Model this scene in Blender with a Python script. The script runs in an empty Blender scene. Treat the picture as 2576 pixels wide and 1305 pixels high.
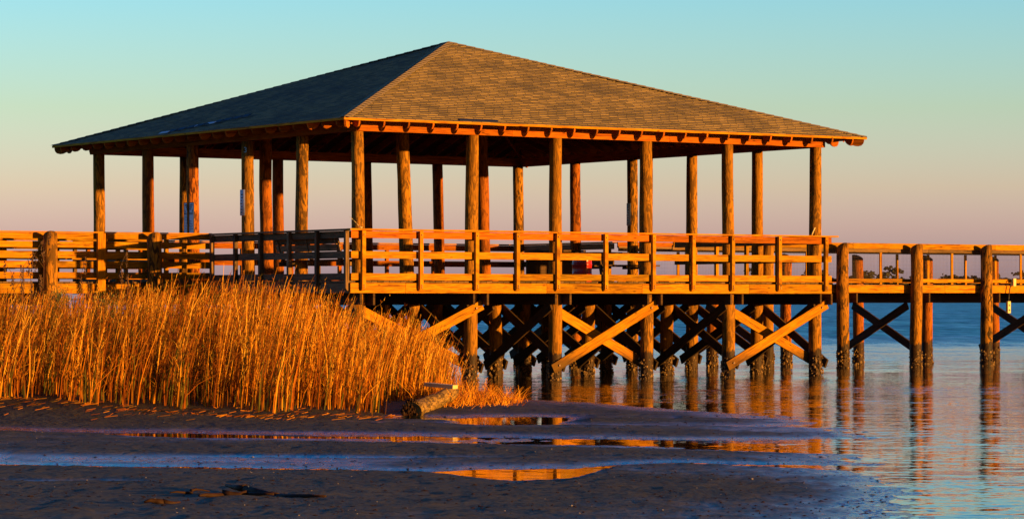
import bpy, math, random
import numpy as np
from mathutils import Vector
random.seed(7); rng = np.random.default_rng(11)
SC = bpy.context.scene; C = SC.collection
R = math.radians

# ------------------------------------------------------------------ view constants
F = 7644.0; HZ = 753.0; XC = 1288.0; EYE = 1.79      # focal length / horizon in a 2576 px wide frame, eye height over the water
TH = 0.588; N0 = (-3.277, 64.763); L = 12.57
UX, UY = math.cos(TH), math.sin(TH); VX, VY = -UY, UX
def W(a, b, z=0.0): return Vector((N0[0] + a*UX + b*VX, N0[1] + a*UY + b*VY, z))
def G(x, y, z=0.0):
    Y = (EYE - z)*F/(y - HZ); return ((x - XC)/F*Y, Y)
def a_on(x, b):
    t = (x - XC)/F
    return (t*(N0[1] + b*VY) - N0[0] - b*VX)/(UX - t*UY)
def b_on(x, a):
    t = (x - XC)/F
    return (t*(N0[1] + a*UY) - N0[0] - a*UX)/(VX - t*VY)

# ------------------------------------------------------------------ materials
def newmat(name):
    m = bpy.data.materials.new(name); m.use_nodes = True
    nt = m.node_tree; nt.nodes.clear()
    o = nt.nodes.new('ShaderNodeOutputMaterial')
    return m, nt, o
def nd(nt, t, **k):
    n = nt.nodes.new(t)
    for a, v in k.items(): setattr(n, a, v)
    return n
def lk(nt, a, b): nt.links.new(a, b)
def ramp(nt, fac, stops, interp='LINEAR'):
    r = nd(nt, 'ShaderNodeValToRGB'); r.color_ramp.interpolation = interp
    e = r.color_ramp.elements
    while len(e) < len(stops): e.new(0.5)
    for i, (p, c) in enumerate(stops):
        e[i].position = p; e[i].color = tuple(c)+(1,) if len(c) == 3 else c
    if fac is not None: lk(nt, fac, r.inputs[0])
    return r
def math_n(nt, op, a, b=None, clamp=False):
    n = nd(nt, 'ShaderNodeMath', operation=op); n.use_clamp = clamp
    for i, v in enumerate((a, b)):
        if v is None: continue
        if isinstance(v, (int, float)): n.inputs[i].default_value = v
        else: lk(nt, v, n.inputs[i])
    return n.outputs[0]
def mixc(nt, fac, a, b, mode='MIX'):
    n = nd(nt, 'ShaderNodeMix', data_type='RGBA', blend_type=mode)
    for i, v in ((0, fac), (6, a), (7, b)):
        if isinstance(v, (int, float)): n.inputs[i].default_value = v
        elif isinstance(v, tuple): n.inputs[i].default_value = v if len(v) == 4 else v+(1,)
        else: lk(nt, v, n.inputs[i])
    return n.outputs[2]
def noise(nt, vec, scale, detail=3, rough=.55, dist=0.0):
    n = nd(nt, 'ShaderNodeTexNoise'); n.inputs['Scale'].default_value = scale
    n.inputs['Detail'].default_value = detail; n.inputs['Roughness'].default_value = rough
    n.inputs['Distortion'].default_value = dist
    if vec is not None: lk(nt, vec, n.inputs['Vector'])
    return n
def vmul(nt, vec, s):
    n = nd(nt, 'ShaderNodeVectorMath', operation='MULTIPLY'); lk(nt, vec, n.inputs[0]); n.inputs[1].default_value = s
    return n.outputs[0]

def board_mat(name, c0, c1, cd, sat_var=.5):
    """sawn timber: grain runs along U (metres), tone attribute per board"""
    m, nt, o = newmat(name)
    uv = nd(nt, 'ShaderNodeUVMap', uv_map='UVMap').outputs[0]
    tone = nd(nt, 'ShaderNodeAttribute', attribute_name='tone').outputs[2]
    g1 = noise(nt, vmul(nt, uv, (1.1, 22, 1)), 1.0, 4, .6, .6).outputs[0]
    g2 = noise(nt, vmul(nt, uv, (5, 160, 1)), 1.0, 2, .5, .3).outputs[0]
    big = noise(nt, vmul(nt, uv, (1.6, 4, 1)), 1.0, 3, .6).outputs[0]
    knot = nd(nt, 'ShaderNodeTexVoronoi'); lk(nt, vmul(nt, uv, (2.2, 7.5, 1)), knot.inputs['Vector']); knot.inputs['Scale'].default_value = 1
    base = mixc(nt, ramp(nt, big, [(.3, (0, 0, 0)), (.7, (1, 1, 1))]).outputs[0], c0, c1)
    base = mixc(nt, math_n(nt, 'MULTIPLY', tone, .9), base, c1)
    gr = ramp(nt, g1, [(.36, (1, 1, 1)), (.47, (0, 0, 0)), (.53, (.1, .1, .1)), (.62, (.75, .75, .75))]).outputs[0]
    base = mixc(nt, math_n(nt, 'MULTIPLY', gr, .72), base, cd)
    g2r = ramp(nt, g2, [(.35, (1, 1, 1)), (.5, (0, 0, 0))]).outputs[0]
    base = mixc(nt, math_n(nt, 'MULTIPLY', g2r, .45), base, cd)
    kr = ramp(nt, knot.outputs['Distance'], [(0.05, (1, 1, 1)), (.13, (0, 0, 0))]).outputs[0]
    base = mixc(nt, math_n(nt, 'MULTIPLY', kr, .75), base, tuple(x*.3 for x in cd))
    val = math_n(nt, 'ADD', math_n(nt, 'MULTIPLY', tone, .75), .6)
    base = mixc(nt, 1.0, base, nd(nt, 'ShaderNodeCombineColor').outputs[0], 'MULTIPLY')
    cc = [n for n in nt.nodes if n.bl_idname == 'ShaderNodeCombineColor'][0]
    for i in range(3): lk(nt, val, cc.inputs[i])
    b = nd(nt, 'ShaderNodeBsdfPrincipled'); b.inputs['Roughness'].default_value = .85; b.inputs['Specular IOR Level'].default_value = .08
    gp_ = nd(nt, 'ShaderNodeNewGeometry').outputs['Position']; sz = nd(nt, 'ShaderNodeSeparateXYZ'); lk(nt, gp_, sz.inputs[0])
    wet = ramp(nt, math_n(nt, 'ADD', sz.outputs[2], math_n(nt, 'MULTIPLY', math_n(nt, 'SUBTRACT', big, .5), .5)), [(.42, (1, 1, 1)), (.72, (0, 0, 0))]).outputs[0]
    base = mixc(nt, math_n(nt, 'MULTIPLY', wet, .75), base, (.035, .024, .014))
    lk(nt, base, b.inputs['Base Color'])
    bp = nd(nt, 'ShaderNodeBump'); bp.inputs['Strength'].default_value = .5; bp.inputs['Distance'].default_value = .006
    lk(nt, math_n(nt, 'ADD', g1, math_n(nt, 'MULTIPLY', g2, .5)), bp.inputs['Height']); lk(nt, bp.outputs[0], b.inputs['Normal'])
    lk(nt, b.outputs[0], o.inputs[0]); return m

def pile_mat(name, c0, c1, cd, wet=True):
    m, nt, o = newmat(name)
    uv = nd(nt, 'ShaderNodeUVMap', uv_map='UVMap').outputs[0]
    tone = nd(nt, 'ShaderNodeAttribute', attribute_name='tone').outputs[2]
    pos = nd(nt, 'ShaderNodeNewGeometry').outputs['Position']
    sep = nd(nt, 'ShaderNodeSeparateXYZ'); lk(nt, pos, sep.inputs[0])
    n1 = noise(nt, vmul(nt, uv, (2.6, 9, 1)), 1.0, 4, .6, 1.6).outputs[0]
    n2 = noise(nt, vmul(nt, uv, (3.5, 60, 1)), 1.0, 3, .55, .4).outputs[0]
    n3 = noise(nt, vmul(nt, uv, (.7, 1.6, 1)), 1.0, 2, .5).outputs[0]
    base = mixc(nt, ramp(nt, n1, [(.45, (0, 0, 0)), (.52, (1, 1, 1))]).outputs[0], c0, c1)
    base = mixc(nt, math_n(nt, 'MULTIPLY', ramp(nt, n2, [(.38, (1, 1, 1)), (.54, (0, 0, 0))]).outputs[0], .75), base, cd)
    base = mixc(nt, math_n(nt, 'MULTIPLY', ramp(nt, n3, [(.35, (1, 1, 1)), (.6, (0, 0, 0))]).outputs[0], .45), base, tuple(x*.6 for x in c0))
    base = mixc(nt, math_n(nt, 'MULTIPLY', tone, .6), base, tuple(x*.55 for x in c1))
    rough = .8
    b = nd(nt, 'ShaderNodeBsdfPrincipled'); b.inputs['Specular IOR Level'].default_value = .08
    if wet:
        wn = noise(nt, vmul(nt, uv, (2, 9, 1)), 1.0, 3, .6).outputs[0]
        h = math_n(nt, 'ADD', sep.outputs[2], math_n(nt, 'MULTIPLY', math_n(nt, 'SUBTRACT', wn, .5), .35))
        wf = ramp(nt, h, [(.58, (1, 1, 1)), (.64, (0, 0, 0))]).outputs[0]
        base = mixc(nt, math_n(nt, 'MULTIPLY', wf, .9), base, (.018, .013, .011))
        rr = math_n(nt, 'SUBTRACT', .8, math_n(nt, 'MULTIPLY', wf, .3)); lk(nt, rr, b.inputs['Roughness'])
    else: b.inputs['Roughness'].default_value = rough
    lk(nt, base, b.inputs['Base Color'])
    bp = nd(nt, 'ShaderNodeBump'); bp.inputs['Strength'].default_value = .8; bp.inputs['Distance'].default_value = .012
    lk(nt, math_n(nt, 'ADD', n1, n2), bp.inputs['Height']); lk(nt, bp.outputs[0], b.inputs['Normal'])
    lk(nt, b.outputs[0], o.inputs[0]); return m

def simple_mat(name, col, rough=.7, var=.35, scale=8, metallic=0, spec=.3, bump=.0):
    m, nt, o = newmat(name)
    tc = nd(nt, 'ShaderNodeTexCoord').outputs['Object']
    n = noise(nt, tc, scale, 4).outputs[0]
    b = nd(nt, 'ShaderNodeBsdfPrincipled'); b.inputs['Roughness'].default_value = rough; b.inputs['Metallic'].default_value = metallic
    b.inputs['Specular IOR Level'].default_value = spec
    lk(nt, mixc(nt, n, tuple(c*(1-var) for c in col), tuple(min(1, c*(1+var)) for c in col)), b.inputs['Base Color'])
    if bump:
        bp = nd(nt, 'ShaderNodeBump'); bp.inputs['Distance'].default_value = bump; lk(nt, n, bp.inputs['Height']); lk(nt, bp.outputs[0], b.inputs['Normal'])
    lk(nt, b.outputs[0], o.inputs[0]); return m

M = {}
M['pine'] = board_mat('sawn_pine', (.54, .295, .006), (.46, .165, .004), (.075, .018, .003))
M['redpine'] = board_mat('red_stained_pine', (.50, .155, .006), (.42, .10, .004), (.07, .015, .004))
M['greypine'] = board_mat('weathered_and_shaded_pine', (.13, .09, .045), (.22, .12, .05), (.025, .018, .01))  # weathered planks; also unlit rails, whose shade is put into the colour
M['shaded_rafterwood'] = board_mat('shaded_rafter_timber', (.34, .10, .008), (.26, .06, .006), (.05, .012, .003))  # darker copy of the tail wood: under-roof shade painted into inner rafters
M['darkwood'] = board_mat('dark_shaded_timber', (.12, .066, .028), (.09, .048, .022), (.02, .013, .008))  # shade under roof and deck put into the colour; tables share it
M['pile'] = pile_mat('round_pile_timber', (.06, .034, .011), (.5, .21, .018), (.016, .009, .003))
M['redpile'] = pile_mat('reddish_pile_timber', (.10, .03, .008), (.46, .135, .014), (.03, .01, .004))
M['log'] = pile_mat('mottled_log', (.07, .045, .018), (.36, .21, .05), (.05, .03, .012), False)
M['oyster'] = simple_mat('oyster_crust', (.26, .16, .07), .7, .7, 30, 0, .1)
M['bolt'] = simple_mat('rusty_bolt', (.07, .04, .03), .5, .4, 20, .6)
M['white'] = simple_mat('white_sheet', (.55, .57, .62), .6, .08, 5)
M['ink'] = simple_mat('black_ink', (.02, .02, .025), .6, .1, 5)
M['bluepaint'] = simple_mat('pale_blue_paint', (.25, .6, .75), .6, .1, 5)
M['red'] = simple_mat('red_barrel_paint', (.42, .012, .008), .3, .3, 3, 0, .5)
M['yellow'] = simple_mat('yellowed_plastic', (.6, .45, .2), .5, .15, 5)
M['cable'] = simple_mat('black_cable', (.04, .035, .03), .5, .2, 5)
M['wire'] = simple_mat('galvanised_wire', (.14, .10, .06), .6, .2, 5, 0, .1)
M['drift'] = simple_mat('wet_driftwood', (.03, .014, .008), .7, .6, 14, 0, .1, .01)
M['shell'] = simple_mat('bleached_shell', (.3, .24, .19), .5, .3, 20)
M['woods'] = simple_mat('distant_foliage', (.028, .028, .02), .9, .5, .25, 0, .1)
M['shrubleaf'] = simple_mat('shrub_leaf', (.12, .12, .03), .7, .5, 12)
M['weed'] = simple_mat('dry_seedhead', (.09, .045, .02), .8, .5, 12)
M['farland'] = simple_mat('far_land', (.06, .07, .08), .9, .3, .02, 0, .1)

def shingle_mat():
    m, nt, o = newmat('asphalt_shingles')
    uv = nd(nt, 'ShaderNodeUVMap', uv_map='UVMap').outputs[0]           # u metres along the eave, v course number
    sp = nd(nt, 'ShaderNodeSeparateXYZ'); lk(nt, uv, sp.inputs[0])
    row = math_n(nt, 'FLOOR', sp.outputs[1])
    wn0 = nd(nt, 'ShaderNodeTexWhiteNoise', noise_dimensions='1D'); lk(nt, row, wn0.inputs['W'])
    us = math_n(nt, 'ADD', math_n(nt, 'DIVIDE', sp.outputs[0], .24), math_n(nt, 'MULTIPLY', wn0.outputs['Value'], 7))
    tab = math_n(nt, 'FLOOR', us); fr = math_n(nt, 'FRACT', us)
    cmb = nd(nt, 'ShaderNodeCombineXYZ'); lk(nt, tab, cmb.inputs[0]); lk(nt, row, cmb.inputs[1])
    wn = nd(nt, 'ShaderNodeTexWhiteNoise', noise_dimensions='2D'); lk(nt, cmb.outputs[0], wn.inputs['Vector'])
    slot = ramp(nt, fr, [(0.03, (0, 0, 0)), (.07, (1, 1, 1))]).outputs[0]
    tc = nd(nt, 'ShaderNodeTexCoord').outputs['Object']
    stain = noise(nt, vmul(nt, tc, (1, 1, 2.5)), .8, 4, .6).outputs[0]
    grit = noise(nt, tc, 60, 2).outputs[0]
    col = mixc(nt, wn.outputs['Value'], (.13, .092, .036), (.30, .205, .075))
    col = mixc(nt, math_n(nt, 'MULTIPLY', ramp(nt, stain, [(.45, (0, 0, 0)), (.66, (1, 1, 1))]).outputs[0], .65), col, (.065, .05, .03))
    col = mixc(nt, math_n(nt, 'MULTIPLY', grit, .35), col, (.05, .045, .04))
    col = mixc(nt, slot, (.02, .018, .016), col)
    b = nd(nt, 'ShaderNodeBsdfPrincipled'); b.inputs['Roughness'].default_value = .85; b.inputs['Specular IOR Level'].default_value = .25
    lk(nt, col, b.inputs['Base Color'])
    bp = nd(nt, 'ShaderNodeBump'); bp.inputs['Distance'].default_value = .01; bp.inputs['Strength'].default_value = .6
    lk(nt, math_n(nt, 'ADD', math_n(nt, 'MULTIPLY', wn.outputs['Value'], .5), slot), bp.inputs['Height']); lk(nt, bp.outputs[0], b.inputs['Normal'])
    lk(nt, b.outputs[0], o.inputs[0]); return m
M['shingle'] = shingle_mat()
M['hipcap'] = simple_mat('hip_cap_shingle', (.36, .26, .12), .85, .4, 6, 0, .2)

def facet_normal(nt, coord_list, slope_sock):
    """surface normal tilted by several noise fields (real wave slopes, not camera dependent)"""
    tot = None
    for vec, sc, det, wgt in coord_list:
        n = noise(nt, vec, sc, det, .6)
        s = nd(nt, 'ShaderNodeVectorMath', operation='SUBTRACT'); lk(nt, n.outputs['Color'], s.inputs[0]); s.inputs[1].default_value = (.5, .5, .5)
        s2 = vmul(nt, s.outputs[0], (wgt*.55, wgt, 0))
        if tot is None: tot = s2
        else:
            ad = nd(nt, 'ShaderNodeVectorMath', operation='ADD'); lk(nt, tot, ad.inputs[0]); lk(nt, s2, ad.inputs[1]); tot = ad.outputs[0]
    sc_ = nd(nt, 'ShaderNodeVectorMath', operation='SCALE'); lk(nt, tot, sc_.inputs[0])
    if isinstance(slope_sock, (int, float)): sc_.inputs['Scale'].default_value = slope_sock
    else: lk(nt, slope_sock, sc_.inputs['Scale'])
    ad = nd(nt, 'ShaderNodeVectorMath', operation='ADD'); lk(nt, sc_.outputs[0], ad.inputs[0]); ad.inputs[1].default_value = (0, 0, 1)
    nn = nd(nt, 'ShaderNodeVectorMath', operation='NORMALIZE'); lk(nt, ad.outputs[0], nn.inputs[0])
    return nn.outputs[0]

def water_mat():
    m, nt, o = newmat('sea_water')
    pos = nd(nt, 'ShaderNodeNewGeometry').outputs['Position']
    sp = nd(nt, 'ShaderNodeSeparateXYZ'); lk(nt, pos, sp.inputs[0])
    wob = noise(nt, vmul(nt, pos, (.01, .05, 1)), 1, 3).outputs[0]
    yy = math_n(nt, 'ADD', sp.outputs[1], math_n(nt, 'MULTIPLY', math_n(nt, 'SUBTRACT', wob, .5), 60))
    far = nd(nt, 'ShaderNodeMapRange', interpolation_type='SMOOTHSTEP'); lk(nt, yy, far.inputs[0])
    for i, v in ((1, 74), (2, 165), (3, 0), (4, 1)): far.inputs[i].default_value = v
    # sheltered film of water between the bars, open water right of the spit
    wx = noise(nt, vmul(nt, pos, (.3, .3, 1)), 1, 2).outputs[0]
    xx = math_n(nt, 'ADD', sp.outputs[0], math_n(nt, 'MULTIPLY', wx, .8))
    opn = nd(nt, 'ShaderNodeMapRange', interpolation_type='SMOOTHSTEP'); lk(nt, xx, opn.inputs[0])
    for i, v in ((1, 2.2), (2, 4.6), (3, 0), (4, 1)): opn.inputs[i].default_value = v
    back = nd(nt, 'ShaderNodeMapRange', interpolation_type='SMOOTHSTEP'); lk(nt, sp.outputs[1], back.inputs[0])
    for i, v in ((1, 50), (2, 54), (3, 0), (4, 1)): back.inputs[i].default_value = v
    near = math_n(nt, 'MAXIMUM', opn.outputs[0], back.outputs[0])
    slope_near = math_n(nt, 'ADD', math_n(nt, 'MAXIMUM', math_n(nt, 'MULTIPLY', opn.outputs[0], .165), math_n(nt, 'MULTIPLY', back.outputs[0], .30)), .014)
    patch = ramp(nt, noise(nt, vmul(nt, pos, (.05, .16, 1)), 1, 3).outputs[0], [(.35, (.6,)*3), (.65, (1.35,)*3)]).outputs[0]
    slope = math_n(nt, 'ADD', math_n(nt, 'MULTIPLY', slope_near, patch), math_n(nt, 'MULTIPLY', far.outputs[0], 1.5))
    nrm = facet_normal(nt, [(vmul(nt, pos, (1.0, 2.6, 1)), 1.7, 4, 1.0), (vmul(nt, pos, (1, 2.0, 1)), 8.0, 2, .8), (vmul(nt, pos, (.12, .25, 1)), 1.0, 3, .5)], slope)
    chop = noise(nt, vmul(nt, pos, (.75, .085, 1)), 1.0, 4, .7).outputs[0]
    chop2 = noise(nt, vmul(nt, pos, (.16, .012, 1)), 1.0, 3, .6).outputs[0]
    ch = ramp(nt, math_n(nt, 'ADD', math_n(nt, 'MULTIPLY', chop, .7), math_n(nt, 'MULTIPLY', chop2, .3)), [(.4, (0, 0, 0)), (.6, (1, 1, 1))]).outputs[0]
    col = mixc(nt, far.outputs[0], (.012, .011, .008), mixc(nt, ch, (.002, .18, .30), (.04, .50, .70)))
    b = nd(nt, 'ShaderNodeBsdfPrincipled'); b.inputs['IOR'].default_value = 1.33; lk(nt, math_n(nt, 'ADD', math_n(nt, 'MULTIPLY', math_n(nt, 'MULTIPLY', far.outputs[0], math_n(nt, 'SUBTRACT', 1.15, math_n(nt, 'MULTIPLY', ch, .5))), .42), .03), b.inputs['Roughness'])
    lk(nt, col, b.inputs['Base Color']); lk(nt, nrm, b.inputs['Normal']); lk(nt, b.outputs[0], o.inputs[0]); return m
M['water'] = water_mat()

def sand_mat():
    m, nt, o = newmat('wet_sand')
    pos = nd(nt, 'ShaderNodeNewGeometry').outputs['Position']
    sp = nd(nt, 'ShaderNodeSeparateXYZ'); lk(nt, pos, sp.inputs[0])
    n1 = noise(nt, vmul(nt, pos, (1, .45, 1)), 9, 4, .65).outputs[0]
    n2 = noise(nt, vmul(nt, pos, (1, .3, 1)), 1.2, 4, .6).outputs[0]
    n3 = noise(nt, vmul(nt, pos, (1, .4, 1)), 28, 3, .6).outputs[0]
    hz = math_n(nt, 'ADD', sp.outputs[2], math_n(nt, 'MULTIPLY', math_n(nt, 'SUBTRACT', n2, .5), .02))
    dry = nd(nt, 'ShaderNodeMapRange', interpolation_type='SMOOTHSTEP'); lk(nt, hz, dry.inputs[0])
    for i, v in ((1, .004), (2, .05), (3, 0), (4, 1)): dry.inputs[i].default_value = v
    col = mixc(nt, n2, (.085, .076, .046), (.16, .144, .09))
    col = mixc(nt, math_n(nt, 'MULTIPLY', ramp(nt, n1, [(.55, (0, 0, 0)), (.68, (1, 1, 1))]).outputs[0], .6), col, (.02, .015, .012))
    col = mixc(nt, math_n(nt, 'MULTIPLY', ramp(nt, n3, [(.3, (1, 1, 1)), (.42, (0, 0, 0))]).outputs[0], .5), col, (.14, .11, .085))
    hum = nd(nt, 'ShaderNodeMapRange'); lk(nt, sp.outputs[2], hum.inputs[0])
    for i, v in ((1, .12), (2, .35), (3, 0), (4, 1)): hum.inputs[i].default_value = v
    col = mixc(nt, hum.outputs[0], col, (.06, .04, .022))
    b = nd(nt, 'ShaderNodeBsdfPrincipled'); b.inputs['IOR'].default_value = 1.35
    rg = math_n(nt, 'ADD', math_n(nt, 'MULTIPLY', dry.outputs[0], .6), .2); lk(nt, rg, b.inputs['Roughness'])
    spec = math_n(nt, 'SUBTRACT', .55, math_n(nt, 'MULTIPLY', dry.outputs[0], .47)); lk(nt, spec, b.inputs['Specular IOR Level'])
    lk(nt, col, b.inputs['Base Color'])
    nrm = facet_normal(nt, [(vmul(nt, pos, (1, .5, 1)), 22, 3, 1.0), (vmul(nt, pos, (1, .5, 1)), 4, 2, .5)], math_n(nt, 'SUBTRACT', 1.1, math_n(nt, 'MULTIPLY', dry.outputs[0], .6)))
    lk(nt, nrm, b.inputs['Normal']); lk(nt, b.outputs[0], o.inputs[0]); return m
M['sand'] = sand_mat()

def reed_mat():
    m, nt, o = newmat('dry_reeds')
    tone = nd(nt, 'ShaderNodeAttribute', attribute_name='tone').outputs[2]
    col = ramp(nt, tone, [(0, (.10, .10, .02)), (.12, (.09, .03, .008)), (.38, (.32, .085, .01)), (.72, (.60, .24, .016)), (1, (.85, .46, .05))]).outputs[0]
    d = nd(nt, 'ShaderNodeBsdfDiffuse'); t = nd(nt, 'ShaderNodeBsdfTranslucent'); mx = nd(nt, 'ShaderNodeMixShader'); mx.inputs[0].default_value = .25
    lk(nt, col, d.inputs[0]); lk(nt, col, t.inputs[0]); lk(nt, d.outputs[0], mx.inputs[1]); lk(nt, t.outputs[0], mx.inputs[2]); lk(nt, mx.outputs[0], o.inputs[0])
    return m
M['reed'] = reed_mat()

# ------------------------------------------------------------------ mesh builder
class MB:
    def __init__(s): s.v = []; s.f = []; s.uv = []; s.t = []; s.sm = []
    def quad(s, ids, uvs, tone, smooth=False): s.f.append(ids); s.uv.append(uvs); s.t.append(tone); s.sm.append(smooth)
    def bar(s, p0, p1, w, h, side=None, tone=None, bev=.004):
        """timber from p0 to p1; w along `side`, h across it; chamfered long edges"""
        p0 = Vector(p0); p1 = Vector(p1); d = (p1-p0); ln = d.length; d.normalize()
        side = Vector(side) if side is not None else Vector((0, 0, 1)).cross(d)
        side = (side - d*side.dot(d)).normalized(); up = d.cross(side)
        tone = random.random() if tone is None else tone; ou, ov = random.random()*40, random.random()*40
        c = min(bev, w*.2, h*.2); a, b_ = w/2, h/2
        pts = [(a-c, -b_), (a, -b_+c), (a, b_-c), (a-c, b_), (-a+c, b_), (-a, b_-c), (-a, -b_+c), (-a+c, -b_)]
        base = len(s.v); acc = [0]
        for i in range(8):
            q, r_ = pts[i], pts[(i+1) % 8]; acc.append(acc[-1]+math.hypot(r_[0]-q[0], r_[1]-q[1]))
        for e in (p0, p1):
            for x, y in pts: s.v.append(tuple(e + side*x + up*y))
        for i in range(8):
            j = (i+1) % 8
            s.quad((base+i, base+j, base+8+j, base+8+i), [(ou, ov+acc[i]), (ou, ov+acc[i+1]), (ou+ln, ov+acc[i+1]), (ou+ln, ov+acc[i])], tone)
        s.quad(tuple(base+i for i in reversed(range(8))), [(ou+pts[i][0], ov+pts[i][1]) for i in reversed(range(8))], tone)
        s.quad(tuple(base+8+i for i in range(8)), [(ou+pts[i][0], ov+pts[i][1]) for i in range(8)], tone)
        return s
    def box(s, x0, x1, y0, y1, z0, z1, tone=None):
        dx, dy, dz = x1-x0, y1-y0, z1-z0; cx, cy, cz = (x0+x1)/2, (y0+y1)/2, (z0+z1)/2
        if dx >= dy and dx >= dz: return s.bar((x0, cy, cz), (x1, cy, cz), dy, dz, (0, 1, 0), tone)
        if dy >= dz: return s.bar((cx, y0, cz), (cx, y1, cz), dx, dz, (1, 0, 0), tone)
        return s.bar((cx, cy, z0), (cx, cy, z1), dx, dy, (1, 0, 0), tone)
    def pole(s, p0, p1, r0, r1, n=14, rings=10, wob=.012, tone=None, slant=None, seed=None):
        p0 = Vector(p0); p1 = Vector(p1); d = (p1-p0); ln = d.length; dn = d.normalized()
        x = Vector((1, 0, 0)); x = (x-dn*x.dot(dn)).normalized(); y = dn.cross(x)
        rs = random.Random(seed) if seed is not None else random
        ph = [rs.random()*6.28 for _ in range(6)]; ou, ov = rs.random()*40, rs.random()*40; tone = rs.random() if tone is None else tone
        base = len(s.v)
        for k in range(rings+1):
            t = k/rings; c = p0+d*t; r = r0+(r1-r0)*t
            c = c + x*wob*1.6*math.sin(t*4+ph[0]) + y*wob*1.6*math.sin(t*3+ph[1])
            for i in range(n):
                an = 6.28319*i/n
                rr = r*(1+.03*math.sin(2*an+ph[2]+t*3)+.025*math.sin(3*an+ph[3]+t*9)+.015*math.sin(t*21+ph[4]+an))
                q = c + x*rr*math.cos(an) + y*rr*math.sin(an)
                if slant is not None and k == rings: q = q + dn*(q-c).dot(Vector(slant))
                s.v.append(tuple(q))
        for k in range(rings):
            for i in range(n):
                j = (i+1) % n; u0, u1 = ou+ln*k/rings, ou+ln*(k+1)/rings; v0, v1 = ov+.9*i/n, ov+.9*(i+1)/n
                s.quad((base+k*n+i, base+k*n+j, base+(k+1)*n+j, base+(k+1)*n+i), [(u0, v0), (u0, v1), (u1, v1), (u1, v0)], tone, True)
        s.quad(tuple(base+rings*n+i for i in range(n)), [(ou+.1*math.cos(6.28*i/n), ov+.1*math.sin(6.28*i/n)) for i in range(n)], tone)
        s.quad(tuple(base+i for i in reversed(range(n))), [(ou, ov)]*n, tone)
        return s
    def prism(s, pts, off, tone=None):
        """closed outline pts (3D) extruded by off"""
        tone = random.random() if tone is None else tone; ou, ov = random.random()*40, random.random()*40
        off = Vector(off); pts = [Vector(p) for p in pts]; n = len(pts); base = len(s.v)
        dirn = (pts[-1]-pts[0]).normalized() if (pts[-1]-pts[0]).length else Vector((1, 0, 0))
        def U(p): q = p-pts[0]; return (ou+Vector((q.x, q.y, 0)).length, ov+q.z)
        for p in pts: s.v.append(tuple(p))
        for p in pts: s.v.append(tuple(p+off))
        s.quad(tuple(base+i for i in range(n)), [U(p) for p in pts], tone)
        s.quad(tuple(base+n+i for i in reversed(range(n))), [U(pts[i]) for i in reversed(range(n))], tone)
        for i in range(n):
            j = (i+1) % n; a, b = U(pts[i]), U(pts[j])
            s.quad((base+j, base+i, base+n+i, base+n+j), [b, a, (a[0], a[1]+.04), (b[0], b[1]+.04)], tone)
        return s
    def blob(s, c, r, tone=None, sq=(1, 1, 1), jag=.3):
        """small irregular lump"""
        tone = random.random() if tone is None else tone; base = len(s.v)
        for p in ((1, 0, 0), (0, 1, 0), (-1, 0, 0), (0, -1, 0), (0, 0, 1), (0, 0, -1)):
            k = r*(1+random.uniform(-jag, jag)); s.v.append((c[0]+p[0]*k*sq[0], c[1]+p[1]*k*sq[1], c[2]+p[2]*k*sq[2]))
        for i in range(4):
            j = (i+1) % 4
            s.quad((base+i, base+j, base+4), [(0, 0)]*3, tone); s.quad((base+j, base+i, base+5), [(0, 0)]*3, tone)
        return s
    def mesh(s, name, mat):
        me = bpy.data.meshes.new(name); me.from_pydata(s.v, [], s.f)
        uvl = me.uv_layers.new(name='UVMap'); uvl.data.foreach_set('uv', np.array([c for f in s.uv for uv in f for c in uv], dtype=np.float32))
        at = me.attributes.new('tone', 'FLOAT', 'FACE'); at.data.foreach_set('value', np.array(s.t, dtype=np.float32))
        me.polygons.foreach_set('use_smooth', np.array(s.sm, dtype=bool)); me.materials.append(mat); me.update(); return me
    def build(s, name, mat, parent=None, **props):
        o = bpy.data.objects.new(name, s.mesh(name, mat)); C.objects.link(o)
        if parent: o.parent = parent
        for k, v in props.items(): o[k] = v
        return o
def thing(name, label, cat, loc=(0, 0, 0), rz=0, group=None):
    o = bpy.data.objects.new(name, None); C.objects.link(o); o.location = loc; o.rotation_euler = (0, 0, rz); o.empty_display_size = .3
    o['label'] = label; o['category'] = cat; o['kind'] = 'thing'
    if group: o['group'] = group
    return o
def tag(o, label, cat, group=None, kind='thing'):
    o['label'] = label; o['category'] = cat; o['kind'] = kind
    if group: o['group'] = group
    return o

# numpy value noise
def vnoise(x, y, seed):
    r = np.random.default_rng(seed).random((256, 256)).astype(np.float32)
    xi = np.floor(x).astype(int); yi = np.floor(y).astype(int); fx = x-xi; fy = y-yi
    fx = fx*fx*(3-2*fx); fy = fy*fy*(3-2*fy)
    g = lambda i, j: r[(xi+i) % 256, (yi+j) % 256]
    return (g(0, 0)*(1-fx)+g(1, 0)*fx)*(1-fy)+(g(0, 1)*(1-fx)+g(1, 1)*fx)*fy - .5

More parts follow.
